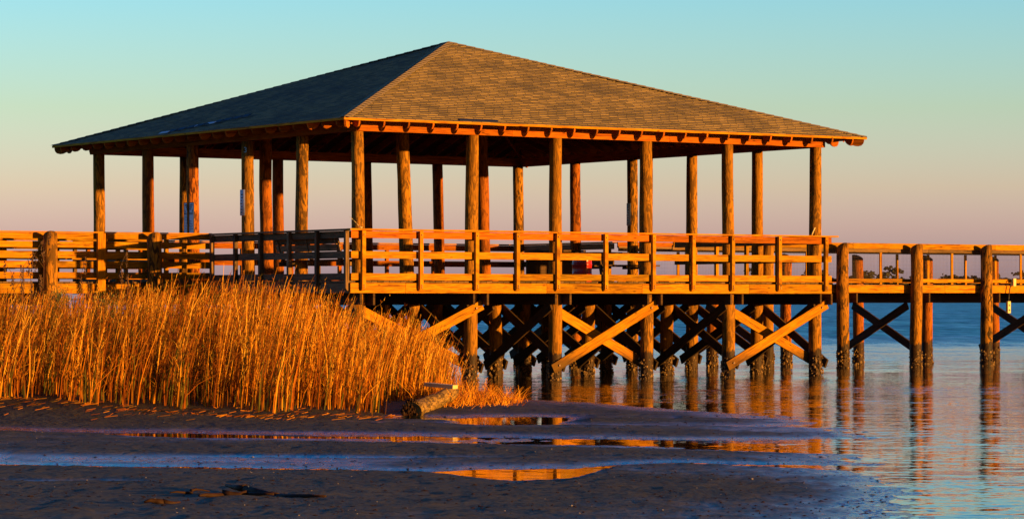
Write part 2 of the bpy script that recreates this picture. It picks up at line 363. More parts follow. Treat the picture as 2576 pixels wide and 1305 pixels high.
# ------------------------------------------------------------------ terrain
shore = [G(x, y) for x, y in [(2215, 1305), (2165, 1200), (2135, 1130), (2105, 1088), (2050, 1062), (1900, 1043), (1700, 1028), (1500, 1013), (1330, 1004), (1262, 996)]]
poly = [(3.1, -30), (3.1, 15)] + shore + [(-.55, 59), (-1.3, 63), (-4.5, 66), (-13, 69), (-60, 71), (-60, -30)]
PX = np.array([p[0] for p in poly]); PY = np.array([p[1] for p in poly])
def sdist(X, Y, px=PX, py=PY):
    d = np.full(X.shape, 1e9); ins = np.zeros(X.shape, bool); n = len(px)
    for i in range(n):
        x0, y0, x1, y1 = px[i], py[i], px[(i+1) % n], py[(i+1) % n]
        ex, ey = x1-x0, y1-y0; t = np.clip(((X-x0)*ex+(Y-y0)*ey)/(ex*ex+ey*ey), 0, 1)
        d = np.minimum(d, np.hypot(X-x0-t*ex, Y-y0-t*ey))
        if y0 != y1: ins ^= ((y0 > Y) != (y1 > Y)) & (X < (x1-x0)*(Y-y0)/(y1-y0)+x0)
    return np.where(ins, d, -d)
gfront = [(-300, 998), (0, 1003), (150, 1006), (300, 1022), (450, 1031), (700, 1041), (950, 1042), (1010, 1034), (1100, 1008), (1250, 1000), (1300, 996)]
gzz_ = [.34, .33, .31, .20, .14, .08, .07, .07, .07, .06, .06]
gp = [G(x, y, z) for (x, y), z in zip(gfront, gzz_)]
gpoly = gp + [(-.5, 55), (-1.4, 58.5), (-3, 62), (-8, 63.5), (-16, 62), (-16, 45)]
EX = [p[0] for p in gp]; EYY = [p[1] for p in gp]
GX = np.array([p[0] for p in gpoly]); GY = np.array([p[1] for p in gpoly])
def curve_y(X, pts):
    w = sorted(G(x, y) for x, y in pts); return np.interp(X, [p[0] for p in w], [p[1] for p in w])
chA = [(-200, 1079), (0, 1083), (300, 1090), (600, 1096), (1200, 1107), (1600, 1114), (2000, 1121), (2200, 1126)]
chB = [(-200, 1166), (0, 1170), (600, 1180), (1000, 1186), (1300, 1192), (1450, 1187), (1540, 1170), (1700, 1164), (2000, 1172), (2250, 1180)]
chC = [(-200, 1046), (300, 1052), (700, 1063), (1300, 1068), (1500, 1072)]
def ground(X, Y):
    d = sdist(X, Y)
    near = Y < 48
    hin = .048*(1-np.exp(-np.maximum(d, 0)/1.3))
    hout = -np.where(near, .014*np.minimum(-d, 2)+.10*np.maximum(-d-2, 0), .07*(-d)); hout = np.maximum(hout, -2.0)
    h = np.where(d > 0, hin, hout)
    wx = vnoise(X*.7, Y*.35, 3)*.5
    fade = 1/(1+np.exp((X-4.2)*2.5))
    sA = .85+.5*vnoise(X*.5, Y*0+3, 5)+.5/(1+np.exp(-(X+1.5)*1.5))
    h = h - (.078+.07*vnoise(X*.45, Y*2.0, 33))*np.exp(-((Y-curve_y(X, chA)-wx*.5)/sA)**2)*fade
    bulge = np.exp(-np.abs((X-.15)/.72)**3)
    sB = .34+.75*bulge
    h = h - (.074+.045*bulge)*np.exp(-((Y-curve_y(X, chB)+.15*bulge-wx*.15)/sB)**2)*fade
    # broad shallow wet film above channel B at the left
    h = h - .038*np.exp(-((Y-curve_y(X, chB)-1.3)/1.3)**2)/(1+np.exp((X+1.2)*1.3))
    h = h - .045*np.exp(-((Y-curve_y(X, chC)-wx*.3)/.30)**2)*(.6+.8*vnoise(X*.8, Y*0+9, 6))
    for yy_, x0_, x1_, dd_ in ((1100, 950, 1500, .05), (1128, 1350, 2150, .055), (1056, 150, 900, .04), (1150, 500, 1250, .045), (1215, -50, 380, .04)):
        gx0, gy0 = G(x0_, yy_); gx1, _ = G(x1_, yy_+6); mx_ = (gx0+gx1)/2; hw = (gx1-gx0)/2
        h = h - dd_*np.exp(-((Y-gy0+.10*(X-gx0)-wx*.35)/.20)**2-np.abs((X-mx_)/hw)**4)
    cx, cy = G(1290, 1058); h = h - .11*np.exp(-np.abs((X-cx-.05*(Y-cy))/.82)**3-np.abs((Y-cy)/1.9)**3)
    cx, cy = G(1040, 1052); h = h - .08*np.exp(-((X-cx)/.9)**2-((Y-cy)/.8)**2)
    # low bars
    cx, cy = G(1750, 1235); h = h + .03*np.exp(-((X-cx)/1.6)**2-((Y-cy)/1.6)**2)
    cx, cy = G(1000, 1140); h = h + .012*np.exp(-((X-cx)/5)**2-((Y-cy)/.9)**2)
    dg = sdist(X, Y, GX, GY)
    bz = np.interp(X, EX, gzz_); by = np.interp(X, EX, EYY); tb = np.clip((Y-by+2.7)/2.7, 0, 1); tb = tb*tb*(3-2*tb)
    h = h + np.maximum(bz-.045, 0)*tb*np.clip((d-.2)/1.5, 0, 1) + np.where(dg > 0, .20*(1-np.exp(-np.maximum(dg, 0)/3.0)), 0)*np.clip((d-.2)/2, 0, 1)
    amp = np.where(d > -6, 1, 0)
    h = h + amp*np.where(d > 0, 1, .4)*.030*vnoise(X*.3, Y*2.0, 31)*np.exp(-((Y-40.5)/6.5)**2) + amp*(.010*vnoise(X*.9, Y*.45, 21)+.007*vnoise(X*2.6, Y*1.1, 22)+.011*vnoise(X*7, Y*2.6, 23)+.009*vnoise(X*16, Y*6, 24))
    return h
def gz(x, y): return float(ground(np.array([x]), np.array([y]))[0])
xs = np.concatenate([np.array([-400, -150, -70, -45, -30, -22, -17, -14]), np.arange(-12, -6, .09), np.arange(-6, 6.5, .045), np.arange(6.5, 11, .15), np.array([12, 15, 20, 30, 50, 120, 400])])
ys = np.concatenate([np.array([-60, -20, 0, 8, 14, 18]), np.arange(20, 48, .09), np.arange(48, 66, .18), np.array([67, 68, 70, 73, 77, 82, 90, 110, 200])])
XX, YY = np.meshgrid(xs, ys); HH = ground(XX, YY)
nx, ny = len(xs), len(ys)
vv = np.stack([XX.ravel(), YY.ravel(), HH.ravel()], 1)
idx = np.arange(nx*ny).reshape(ny, nx)
ff = np.stack([idx[:-1, :-1].ravel(), idx[:-1, 1:].ravel(), idx[1:, 1:].ravel(), idx[1:, :-1].ravel()], 1)
def npmesh(name, v, f, mat, tone=None, smooth=False):
    me = bpy.data.meshes.new(name); k = f.shape[1]
    me.vertices.add(len(v)); me.vertices.foreach_set('co', v.astype(np.float32).ravel())
    me.loops.add(f.size); me.loops.foreach_set('vertex_index', f.astype(np.int32).ravel())
    me.polygons.add(len(f)); me.polygons.foreach_set('loop_start', np.arange(0, f.size, k, dtype=np.int32))
    me.update(calc_edges=True)
    if smooth: me.polygons.foreach_set('use_smooth', np.ones(len(f), bool))
    if tone is not None:
        at = me.attributes.new('tone', 'FLOAT', 'FACE'); at.data.foreach_set('value', tone.astype(np.float32))
    me.materials.append(mat); o = bpy.data.objects.new(name, me); C.objects.link(o); return o
o = npmesh('ground', vv, ff, M['sand'], smooth=True); tag(o, 'dark wet sand flat with low bars and puddles between them', 'beach', kind='structure')
# sea: one sheet to the horizon
b = MB(); b.v = [(-60000, -200, 0), (60000, -200, 0), (60000, 90000, 0), (-60000, 90000, 0)]; b.quad((0, 1, 2, 3), [(0, 0)]*4, .5)
tag(b.build('water', M['water']), 'calm bay water, pinkish near the shore and rippled blue beyond', 'sea', kind='structure')

# ------------------------------------------------------------------ far shore and woods
b = MB()
pts = []
for i in range(0, 61):
    X = 60+i*12; w = min(1, max(0, (X-60)/60)); pts.append((X, 1610+20*math.sin(i*.5)))
for i in range(60):
    (x0, y0), (x1, y1) = pts[i], pts[i+1]; z = 1.6
    k = len(b.v); b.v += [(x0, y0, -.3), (x1, y1, -.3), (x1, y1+12, z), (x0, y0+12, z), (x0, y0+200, z), (x1, y1+200, z)]
    b.quad((k, k+1, k+2, k+3), [(0, 0)]*4, .5); b.quad((k+3, k+2, k+5, k+4), [(0, 0)]*4, .5)
tag(b.build('far_shore', M['farland']), 'low dark island shore across the bay', 'island', kind='structure')
b = MB(); X = -1700
rl = random.Random(5)
while X < 700:
    w = rl.uniform(30, 120); h = rl.uniform(2.2, 4.8)
    b.box(X, X+w*.96, 9000, 9060, -.3, h); X += w
tag(b.build('far_coastline', M['farland']), 'hair thin blue skyline of the mainland on the horizon', 'coastline', kind='structure')
V = []; Fc = []
ico = np.array([(0, 0, 1), (.894, 0, .447), (.276, .851, .447), (-.724, .526, .447), (-.724, -.526, .447), (.276, -.851, .447), (.724, .526, -.447), (-.276, .851, -.447), (-.894, 0, -.447), (-.276, -.851, -.447), (.724, -.526, -.447), (0, 0, -1)])
icf = np.array([(0, 1, 2), (0, 2, 3), (0, 3, 4), (0, 4, 5), (0, 5, 1), (1, 6, 2), (2, 7, 3), (3, 8, 4), (4, 9, 5), (5, 10, 1), (2, 6, 7), (3, 7, 8), (4, 8, 9), (5, 9, 10), (1, 10, 6), (6, 11, 7), (7, 11, 8), (8, 11, 9), (9, 11, 10), (10, 11, 6)])
def addb(c, r, sq=.7):
    k = 12*len(V); p = ico*(r*(1+rng.uniform(-.3, .3, (12, 1))))*np.array([1, 1, sq]) + np.array(c); V.append(p); Fc.append(icf+k)
def far_tree(X, Y, h):
    tr = .25
    for t in np.linspace(0, 1, 9): addb((X+math.sin(t*3+X)*.5, Y, 1+t*(h-2)), .38, 1.9)
    nl = rng.integers(4, 8)
    for _ in range(nl):
        zc = h*rng.uniform(.6, 1.0); rx = h*rng.uniform(.12, .26)*(1.25-zc/h*.45); ox = rng.uniform(-.25, .25)*h*.7
        for _ in range(16):
            an = rng.uniform(0, 6.28); rr = rx*math.sqrt(rng.random()); addb((X+ox+rr*math.cos(an), Y+rr*math.sin(an), zc+rng.normal()*.5-(rr/rx)**2*.7), rng.uniform(.5, 1.25), .6)
X = 64
while X < 320:
    px = XC+X/1650*F
    dens = 1.0 if px > 2180 else (.75 if px > 1950 else .5)
    h = rng.uniform(14.5, 20)*(1 if rng.random() < .65 else .78)
    if px < 1800: h *= .86
    if rng.random() < dens: far_tree(X, 1660+rng.uniform(-20, 30), h)
    for _ in range(44 if px > 2150 else 26):
        addb((X+rng.uniform(-4, 4), 1655+rng.uniform(-20, 20), rng.uniform(1, (12.6 if px > 2150 else 11)-1.5*math.sin(X*.21)**2)), rng.uniform(1.2, 2.4), .8)
    for _ in range(3): addb((X+rng.uniform(-4, 4), 1645, rng.uniform(1.5, 4.5)), rng.uniform(2, 3.4), .8)
    X += rng.uniform(2.8, 6)
o = npmesh('distant_woods', np.concatenate(V), np.concatenate(Fc), M['woods'])
tag(o, 'dark ragged pine woods far across the water', 'woods', kind='stuff')

# ------------------------------------------------------------------ pavilion
DECK = 2.185; CAPZ = 3.285; RIMT, RIMB = 2.14, 1.925; CBT, CBB = 1.922, 1.665; BMB, BMT = 5.37, 5.60
EV = .84; EZ = 5.596; AZ = 8.0; SL = (AZ-EZ)/(L/2+EV); OV = .47
AF = [0, 2.863, 5.057, 7.59, 9.94, L]; BL = [0, b_on(758, 0), b_on(622, 0), b_on(492, 0), b_on(372, 0), L]
BR = [0, b_on(1904, L), b_on(1738, L), b_on(1592, L), b_on(1447, L), L]; AB = [0, a_on(469, L), a_on(700, L), a_on(925, L), a_on(1112, L), L]
pav = thing('pier_pavilion', 'open timber pavilion on round piles with a hipped shingle roof', 'pavilion', (N0[0], N0[1], 0), TH)

def crust(a, b, zb, parent, seed, r=.15):
    rs = random.Random(seed); m = MB()
    for _ in range(150):
        z = -.08 + .48*rs.random()**1.5 + .05; an = rs.random()*6.283
        rr = r+rs.uniform(-.008, .012)*(1.2-z*1.5)
        m.blob((a+rr*math.cos(an), b+rr*math.sin(an), z), rs.uniform(.012, .032), None, (1, 1, rs.uniform(.7, 1.8)), .5)
    return m.build('oyster_crust', M['oyster'], parent, kind='stuff')
def pile(a, b, z1, r0, r1, da=0, db=0, name='post', mat=None, parent=None, zb=-.8, slant=None, crusty=None):
    """da, db: lean of the top"""
    m = MB(); sd = int(abs(a*100)+abs(b*1000))
    kx = (z1-2.2)/(z1-zb) if z1 > 3 else 0
    m.pole((a-da*kx*0, b, zb), (a+da, b+db, z1), r0, r1, 16, 16 if z1 > 3 else 8, .010, slant=slant, seed=sd)
    o = m.build(name, M[mat or 'pile'], parent)
    w = W(a, b)
    gzz = gz(w.x, w.y)
    if gzz < -.02 if crusty is None else crusty: crust(a, b, 0, o, sd, r0*1.0)
    return o
grid = {}
for i in range(6):
    for j in range(6):
        edge = i in (0, 5) or j in (0, 5)
        if j == 0: a, b = AF[i], 0
        elif j == 5: a, b = AB[i], L
        elif i == 0: a, b = 0, BL[j]
        elif i == 5: a, b = L, BR[j]
        else: a, b = AF[i]+random.uniform(-.05, .05), (BL[j]+BR[j])/2
        grid[i, j] = (a, b)
        red = 'redpile' if (j >= 3 or (i == 0 and j >= 3)) and random.random() < .7 else 'pile'
        if edge:
            da = {(2, 0): .07, (4, 5): -.13, (0, 3): -.06, (5, 1): .0, (1, 5): -.05}.get((i, j), random.uniform(-.03, .03))
            pile(a, b, BMB, .155, .137, da, random.uniform(-.02, .02), 'post', red, pav)
        else: pile(a, b, CBT, .155, .15, 0, 0, 'pile', 'pile', pav)
for a, b, da in ((3.14, 3.14, -.11), (3.1, 9.6, 0), (9.43, 9.43, -.18), (9.9, 3.14, 0)):
    MB().pole((a, b, DECK-.05), (a+da, b, 5.37+.9), .165, .15, 16, 14, .012, seed=int(a*99+b*7)).build('inner_post', M['pile' if b < 5 else 'redpile'], pav)

# beams
for nm, args in (('beam', (-.05, L+.05, -.15, -.05)), ('beam', (-.05, L+.05, L+.05, L+.15))):
    x0, x1, y0, y1 = args; cut = [x0, x0+3.9, x0+8.2, x1]
    m = MB()
    for k in range(3): m.box(cut[k], cut[k+1]-.006, y0, y1, BMB, BMT, [.3, .7, .5][k])
    m.build(nm, M['redpine'], pav)
for x0, x1 in ((-.15, -.052), (L+.052, L+.15)): MB().box(x0, x1, -.15, L+.15, BMB, BMT).build('beam', M['redpine'], pav)

# rafters with scalloped tails
prof = [(.03, .05), (.045, .11), (.08, .165), (.14, .20), (.20, .21), (.26, .195), (.31, .155), (.345, .10), (.375, .06), (.45, .045), (.54, .052), (.585, .10), (.62, .175), (.68, .205), (.74, .205)]
def rafter(side, s, run, k=1.0, thick=.04):
    """side 0 front,1 left,2 back,3 right; s position along the side; run: how far inward from the eave"""
    def P(t, z, off=0):
        d = t-EV
        return {0: (s+off, d, z), 1: (d, s+off, z), 2: (s+off, L-d, z), 3: (L-d, s+off, z)}[side]
    topz = lambda t: EZ-.03+SL*t
    off = (thick, 0, 0) if side in (0, 2) else (0, thick, 0); par = pav
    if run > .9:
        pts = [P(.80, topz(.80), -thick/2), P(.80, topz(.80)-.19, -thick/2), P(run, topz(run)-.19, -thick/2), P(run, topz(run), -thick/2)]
        par = MB().prism(pts, off).build('rafter', M['shaded_rafterwood'], pav)
    e = min(run, .80); pr = [(t, dd) for t, dd in prof if t < e]+[(e, .2)]
    pts = [P(.03, topz(.03), -thick/2)] + [P(t, topz(t)-dd, -thick/2) for t, dd in pr] + [P(e, topz(e), -thick/2)]
    MB().prism(pts, off).build('rafter_tail', M['redpine'], par)
ns = 10; sp_ = .612
for side in range(4):
    for q in range(-ns, ns+1):
        s = L/2+q*sp_
        rafter(side, s, min(s, L-s)+EV-.08)
    rafter(side, L/2-11*sp_, EV-.02+(L/2-11*sp_)); rafter(side, L/2+11*sp_, EV-.02+(L/2-11*sp_))
for sx in (0, 1):
    for sy in (0, 1):
        c0 = Vector((L+EV if sx else -EV, L+EV if sy else -EV, 0)); dr = Vector((-1 if sx else 1, -1 if sy else 1, 0))
        dn = Vector((dr.y, -dr.x, 0)).normalized()*.022
        P = lambda t, z: Vector((c0.x+dr.x*t, c0.y+dr.y*t, z))-dn
        topz = lambda t: EZ-.045+SL*t
        run = L/2+EV-.1
        pts = [P(.05, topz(.05))]+[P(t*.92+.015, topz(t*.92+.015)-dd*1.05) for t, dd in prof]+[P(run, topz(run)-.2), P(run, topz(run))]
        MB().prism(pts, tuple(dn*2)).build('hip_rafter', M['redpine'], pav)
# roof
roof = MB(); lo, hi = -EV, L+EV; m = L/2
cs = [(lo, lo), (hi, lo), (hi, hi), (lo, hi)]
roof.v = [(x, y, EZ-.028) for x, y in cs]+[(m, m, AZ-.028)]
for i in range(4): roof.quad((i, (i+1) % 4, 4), [(0, 0), (4, 0), (2, 4)], .3)
roof = roof.build('roof', M['darkwood'], pav)
NCR = 50
for side in range(4):
    b = MB(); (x0, y0), (x1, y1) = cs[side], cs[(side+1) % 4]
    for k in range(NCR):
        t0, t1 = k/NCR, (k+1)/NCR
        def pt(x, y, t, dz): return (x+(m-x)*t, y+(m-y)*t, EZ+(AZ-EZ)*t+dz+.012*math.sin(t*9+side))
        wv = .0
        i0 = len(b.v)
        b.v += [pt(x0, y0, t0, .014), pt(x1, y1, t0, .014), pt(x1, y1, t1, .0), pt(x0, y0, t1, .0), pt(x0, y0, t0, -.012 if k else -.03), pt(x1, y1, t0, -.012 if k else -.03)]
        w0, w1 = (L+2*EV)*(1-t0)/2, (L+2*EV)*(1-t1)/2
        b.quad((i0, i0+1, i0+2, i0+3), [(50-w0, k+.02), (50+w0, k+.02), (50+w1, k+.98), (50-w1, k+.98)], .5)
        b.quad((i0+4, i0+5, i0+1, i0), [(50-w0, k+.01), (50+w0, k+.01), (50+w0, k+.02), (50-w0, k+.02)], .5)
    b.build('shingle_slope', M['shingle'], roof)
for i in range(4):
    b = MB(); x0, y0 = cs[i]; n = 46; d = Vector((m-x0, m-y0, AZ-EZ)); sd = Vector((d.y, -d.x, 0)).normalized()
    for k in range(n):
        p0 = Vector((x0, y0, EZ))+d*(k/n); p1 = Vector((x0, y0, EZ))+d*((k+1.05)/n)
        i0 = len(b.v); w = .15
        for p, up in ((p0, .034), (p1, .022)):
            b.v += [tuple(p-sd*w+Vector((0, 0, up-w*SL*.72))), tuple(p+Vector((0, 0, up))), tuple(p+sd*w+Vector((0, 0, up-w*SL*.72)))]
        b.quad((i0, i0+1, i0+4, i0+3), [(k*.37, 5), (k*.37+.14, 5), (k*.37+.14, 5.5), (k*.37, 5.5)], .5)
        b.quad((i0+1, i0+2, i0+5, i0+4), [(k*.37, 5), (k*.37+.14, 5), (k*.37+.14, 5.5), (k*.37, 5.5)], .5)
    b.build('hip_cap', M['hipcap'], roof)
for i in range(4):
    (x0, y0), (x1, y1) = cs[i], cs[(i+1) % 4]
    MB().bar((x0, y0, EZ-.024), (x1, y1, EZ-.024), .018, .05, None, .8).build('drip_edge', M['pine'], roof)
# torn shingles on the shaded slope and a bare patch by the front eave
def on_left(s, t, dz=.03): return (t-EV, s, EZ+SL*t+dz)
b = MB()
s0 = b_on(430, -.6)
for k in range(9):
    s = s0-.1-k*.26; t = .10+k*.10
    p = [on_left(s, t), on_left(s-.24, t+.06), on_left(s-.22, t+.17, .05), on_left(s+.02, t+.12, .05)]
    b.prism(p, (0, 0, .012), .2)
b.build('torn_shingle', M['ink'], roof, label='black curled shingles torn loose along a line')
b = MB()
for s, t, w in ((s0+.2, .02, .36), (s0-.75, .36, .14), (s0-1.15, .52, .34), (s0-1.75, .76, .12)):
    b.prism([on_left(s, t, .034), on_left(s-w, t+.05, .034), on_left(s-w, t+.12, .05), on_left(s, t+.08, .05)], (0, 0, .008), .2)
b.build('exposed_underlay', M['white'], roof)
b = MB(); a0 = a_on(1150, -.7)
b.prism([(a0, -EV+.02, EZ+SL*.02+.018), (a0+.95, -EV+.02, EZ+SL*.02+.018), (a0+1.1, -EV+.18, EZ+SL*.18+.018), (a0+.05, -EV+.16, EZ+SL*.16+.018)], (0, 0, .004), .2)
b.build('bare_patch', M['ink'], roof)

# deck
b = MB(); x = -OV-.02; hiA = 12.66
while x < hiA-.1:
    w = .138; b.box(x, x+w, -OV+.07, L+OV-.05, DECK-.038, DECK+random.uniform(-.002, .002), random.random()*.6); x += .146
b.build('deck_boards', M['greypine'], pav)
def split_bar(cuts, fn, name, mat, parent):
    for k in range(len(cuts)-1): fn(cuts[k], cuts[k+1]-.008).build(name, M[mat], parent)
lo, hi = -OV, L+OV
split_bar([lo, .9, 4.55, 7.15, 10.2, hiA], lambda p, q: MB().box(p, q, lo+.0, lo+.045, RIMB, RIMT), 'rim_joist', 'pine', pav)
split_bar([lo, 6, hiA], lambda p, q: MB().box(p, q, hi-.045, hi, RIMB, RIMT), 'rim_joist', 'pine', pav)
split_bar([lo+.05, 4, 8.6, hi-.05], lambda p, q: MB().box(lo, lo+.045, p, q, RIMB, RIMT), 'rim_joist', 'greypine', pav)
split_bar([lo+.05, 6.5, hi-.05], lambda p, q: MB().box(hiA-.045, hiA, p, q, RIMB, RIMT), 'rim_joist', 'pine', pav)
for k in range(20):
    y = lo+.6+k*.62
    MB().box(lo+.05, hiA-.05, y, y+.045, RIMB+.004, RIMT-.002).build('floor_joist', M['darkwood'], pav)
for i in range(6):
    for sgn in (-1, 1):
        x = AF[i]+sgn*.175
        MB().box(x-.025, x+.025, lo+.09+random.uniform(-.03, .06), hi-.1, CBB+random.uniform(0, .02), CBT).build('cap_beam', M['darkwood'], pav)
# braces
def brace(p0, p1, side, w=.05, h=.215, mat='pine', ext=.18, par=None):
    p0 = Vector(p0); p1 = Vector(p1); d = (p1-p0).normalized()
    return MB().bar(p0-d*ext, p1+d*ext, w, h, side).build('brace', M[mat], par or pav)
def bolt(p, axis, par, r=.022):
    p = Vector(p); ax = Vector(axis)
    MB().pole(p-ax*.01, p+ax*.022, r, r*.8, 6, 1, 0).build('bolt', M['bolt'], par)
for i0 in (0, 2, 4):
    a0, a1 = AF[i0], AF[i0+1]
    o = brace((a0, -.185, .33), (a1, -.185, 1.60), (0, 1, 0)); bolt((a1, -.215, 1.60), (0, -1, 0), o, .03); bolt((a0, -.215, .33), (0, -1, 0), o, .03)
    o = brace((a0+.05, .175, 1.60), (a1, .175, .36), (0, 1, 0))
for i in range(6):
    for j in range(5):
        (a0, b0), (a1, b1) = grid[i, j], grid[i, j+1]
        if i < 2 and j > 3: continue
        brace((a0-.185, b0, 1.58), (a1-.185, b1, .36), (1, 0, 0), mat='darkwood')  # transverse braces face away from the sun: shade is in their darker colour
        brace((a0+.185, b0, .36), (a1+.185, b1, 1.58), (1, 0, 0), mat='darkwood')

# railings of the pavilion
def rail_post(a, b, fa, fb, par, mat='pine', z0=1.975, z1=None, w=.085):
    """4x4 post with chamfered foot bolted to the rim; (fa, fb) outward direction"""
    z1 = z1 or CAPZ-.042
    m = MB(); h = w/2
    if fb:   # front/back side: profile in the b,z plane
        s = -fb
        pts = [(a-h, b, z0+.0), (a-h, b+fb*w*.5, z0-.0), (a-h, b+fb*w, z0+.05), (a-h, b+fb*w, z1), (a-h, b, z1)]
        m.prism(pts, (w, 0, 0))
    else:
        pts = [(a, b-h, z0), (a+fa*w*.5, b-h, z0), (a+fa*w, b-h, z0+.05), (a+fa*w, b-h, z1), (a, b-h, z1)]
        m.prism(pts, (0, w, 0))
    # grain upright
    for q in range(len(m.uv)): m.uv[q] = [(v*1.0, u) for u, v in m.uv[q]]
    o = m.build('rail_post', M[mat], par)
    for z in (RIMT-.05, RIMB+.12, CAPZ-.12):
        bolt((a+fa*w, b+fb*w, z), (fa, fb, 0), o, .016)
    return o
SL3 = [(3.09, 3.24), (2.662, 2.812), (2.20, 2.345)]
fpx = [914, 1059, 1199, 1302, 1403, 1524, 1644, 1744, 1843, 1961, 2078]
FA = [a_on(x, lo-.05) for x in fpx]; FA[-1] = min(FA[-1], hiA-.05)
for a in FA: rail_post(a, lo-.003, 0, -1, pav)
for z0, z1 in SL3:
    cuts = [lo+.02, FA[3], FA[6], FA[8], hiA]
    split_bar(cuts, lambda p, q: MB().box(p, q, lo+.002, lo+.04, z0+random.uniform(-.004, .004), z1), 'rail_board', 'redpine' if z0 > 3 else 'pine', pav)
split_bar([lo-.06, FA[4]-.02, FA[8]-.03, hiA+.13], lambda p, q: MB().box(p, q, lo-.1, lo+.06, CAPZ-.038, CAPZ+random.uniform(-.004, .004)), 'rail_cap', 'pine', pav)
WB0, WB1 = 5.75, 8.2          # boardwalk edges
lpx = [871, 797, 727, 655, 592]
LB = [b_on(x, lo-.05) for x in lpx]
for b_ in LB+[WB0-.12]: rail_post(lo-.003, b_, -1, 0, pav, 'greypine')  # left rail faces away from the sun; its darker pine carries that shade
for z0, z1 in SL3: MB().box(lo+.002, lo+.04, lo+.062, WB0-.05, z0, z1).build('rail_board', M['greypine'], pav)
MB().box(lo-.1, lo+.06, lo+.065, WB0-.02, CAPZ-.038, CAPZ).build('rail_cap', M['greypine'], pav)
for z0, z1 in SL3:
    MB().box(lo+.002, lo+.04, WB1+.05, hi-.02, z0, z1).build('rail_board', M['greypine'], pav)
    MB().box(hiA-.04, hiA-.002, lo+.065, WB0-.1, z0, z1).build('rail_board', M['greypine'], pav)
    MB().box(hiA-.04, hiA-.002, WB1+.1, hi-.05, z0, z1).build('rail_board', M['greypine'], pav)
    MB().box(lo+.02, hiA, hi-.04, hi-.002, z0, z1).build('rail_board', M['redpine'], pav)
MB().box(lo-.1, lo+.06, WB1+.02, hi+.05, CAPZ-.038, CAPZ).build('rail_cap', M['greypine'], pav)
MB().box(lo+.1, hiA-.07, hi-.06, hi+.1, CAPZ-.038, CAPZ).build('rail_cap', M['pine'], pav)
MB().box(hiA-.06, hiA+.1, WB1+.1, hi+.1, CAPZ-.038, CAPZ).build('rail_cap', M['pine'], pav)
MB().box(hiA-.06, hiA+.1, lo+.065, WB0-.05, CAPZ-.038, CAPZ).build('rail_cap', M['pine'], pav)
for k in range(9): rail_post(lo+.45+k*1.45, hi+.003, 0, 1, pav, 'redpine')
for k in range(5): rail_post(hiA+.003, lo+.9+k*1.2, 1, 0, pav)
for k in range(4): rail_post(hiA+.003, WB1+.4+k*1.4, 1, 0, pav); rail_post(lo-.003, WB1+.4+k*1.4, -1, 0, pav, 'greypine')
o = bpy.data.curves.new('post_number', 'FONT'); o.body = '3'; o.size = .17; o.extrude = .002; o.materials.append(M['bluepaint']); o.align_x = 'CENTER'
t = bpy.data.objects.new('post_number', o); C.objects.link(t); t.parent = pav; t.location = (-.112, BL[2]-.112, b_on(622, 0)*0+1.79+(753-398)*71.5/F); t.rotation_euler = (math.pi/2, 0, -math.pi/4)

# ------------------------------------------------------------------ boardwalks
def bw_brace(wk, a, par):
    brace((a, WB0+.1, 1.55), (a, WB1-.05, .5), (1, 0, 0), mat='darkwood', ext=.2, par=par)
    brace((a+.36, WB0+.1, .5), (a+.36, WB1-.05, 1.55), (1, 0, 0), mat='darkwood', ext=.2, par=par)
# left
lw = thing('boardwalk', 'slatted timber boardwalk reaching the pavilion from the left above the reeds', 'boardwalk', (N0[0], N0[1], 0), TH)
A0, A1 = -17.0, lo-.012
b = MB(); x = A0
while x < A1-.14: b.box(x, x+.138, WB0-.012, WB1+.012, DECK-.038, DECK, random.random()*.6); x += .146
b.build('deck_boards', M['greypine'], lw)
SL5 = [(3.135, 3.265), (2.94, 3.075), (2.705, 2.86), (2.49, 2.64), (2.255, 2.395)]
cutsL = [A0, -11, a_on(127, WB0)+.0, a_on(253, WB0), A1]
for z0, z1 in SL5:
    for side_b in (WB0, WB1):
        split_bar(cutsL if side_b == WB0 else [A0, -9, -4.2, A1], lambda p, q: MB().box(p, q, side_b-.02, side_b+.018, z0+random.uniform(-.006, .006), z1), 'rail_board', 'pine', lw)
split_bar([A0, -9.2, a_on(95, WB0), a_on(310, WB0), A1], lambda p, q: MB().box(p, q, WB0-.045, WB0, RIMB, RIMT), 'rim_joist', 'pine', lw)
MB().box(A0, A1, WB1, WB1+.045, RIMB, RIMT).build('rim_joist', M['greypine'], lw)
split_bar([A0, -9, A1], lambda p, q: MB().box(p, q, WB0-.06, WB0+.07, 3.268, 3.296), 'rail_cap', 'pine', lw)
split_bar([A0, -9, A1], lambda p, q: MB().box(p, q, WB1-.06, WB1+.07, 3.268, 3.296), 'rail_cap', 'pine', lw)
for x, sl in ((-210, 0), (-60, 0), (127, 1), (388, 1)):
    a = a_on(x, WB0-.24)
    pile(a, WB0-.24, 3.17, .17, .165, 0, 0, 'pile', 'pile', lw, slant=(-.2, -.75, 0), crusty=False)
    pile(a+.1, WB1+.24, 3.2, .16, .15, 0, 0, 'pile', 'redpile', lw, slant=(0, .5, 0), crusty=False)
    for s in (-.19, .19): MB().box(a+s-.022, a+s+.022, WB0-.32, WB1+.35, CBB, CBT).build('cap_beam', M['darkwood'], lw)
a = a_on(253, WB0-.07)
MB().box(a-.095, a+.095, WB0-.135, WB0-.05, 1.98, 3.265).build('rail_post', M['pine'], lw)
for k in range(10):
    a = A1-1.1-k*1.55
    MB().box(a-.044, a+.044, WB0+.022, WB0+.11, DECK, 3.265).build('rail_post', M['pine'], lw)
    MB().box(a-.044, a+.044, WB1+.022, WB1+.11, 1.98, 3.265).build('rail_post', M['pine'], lw)
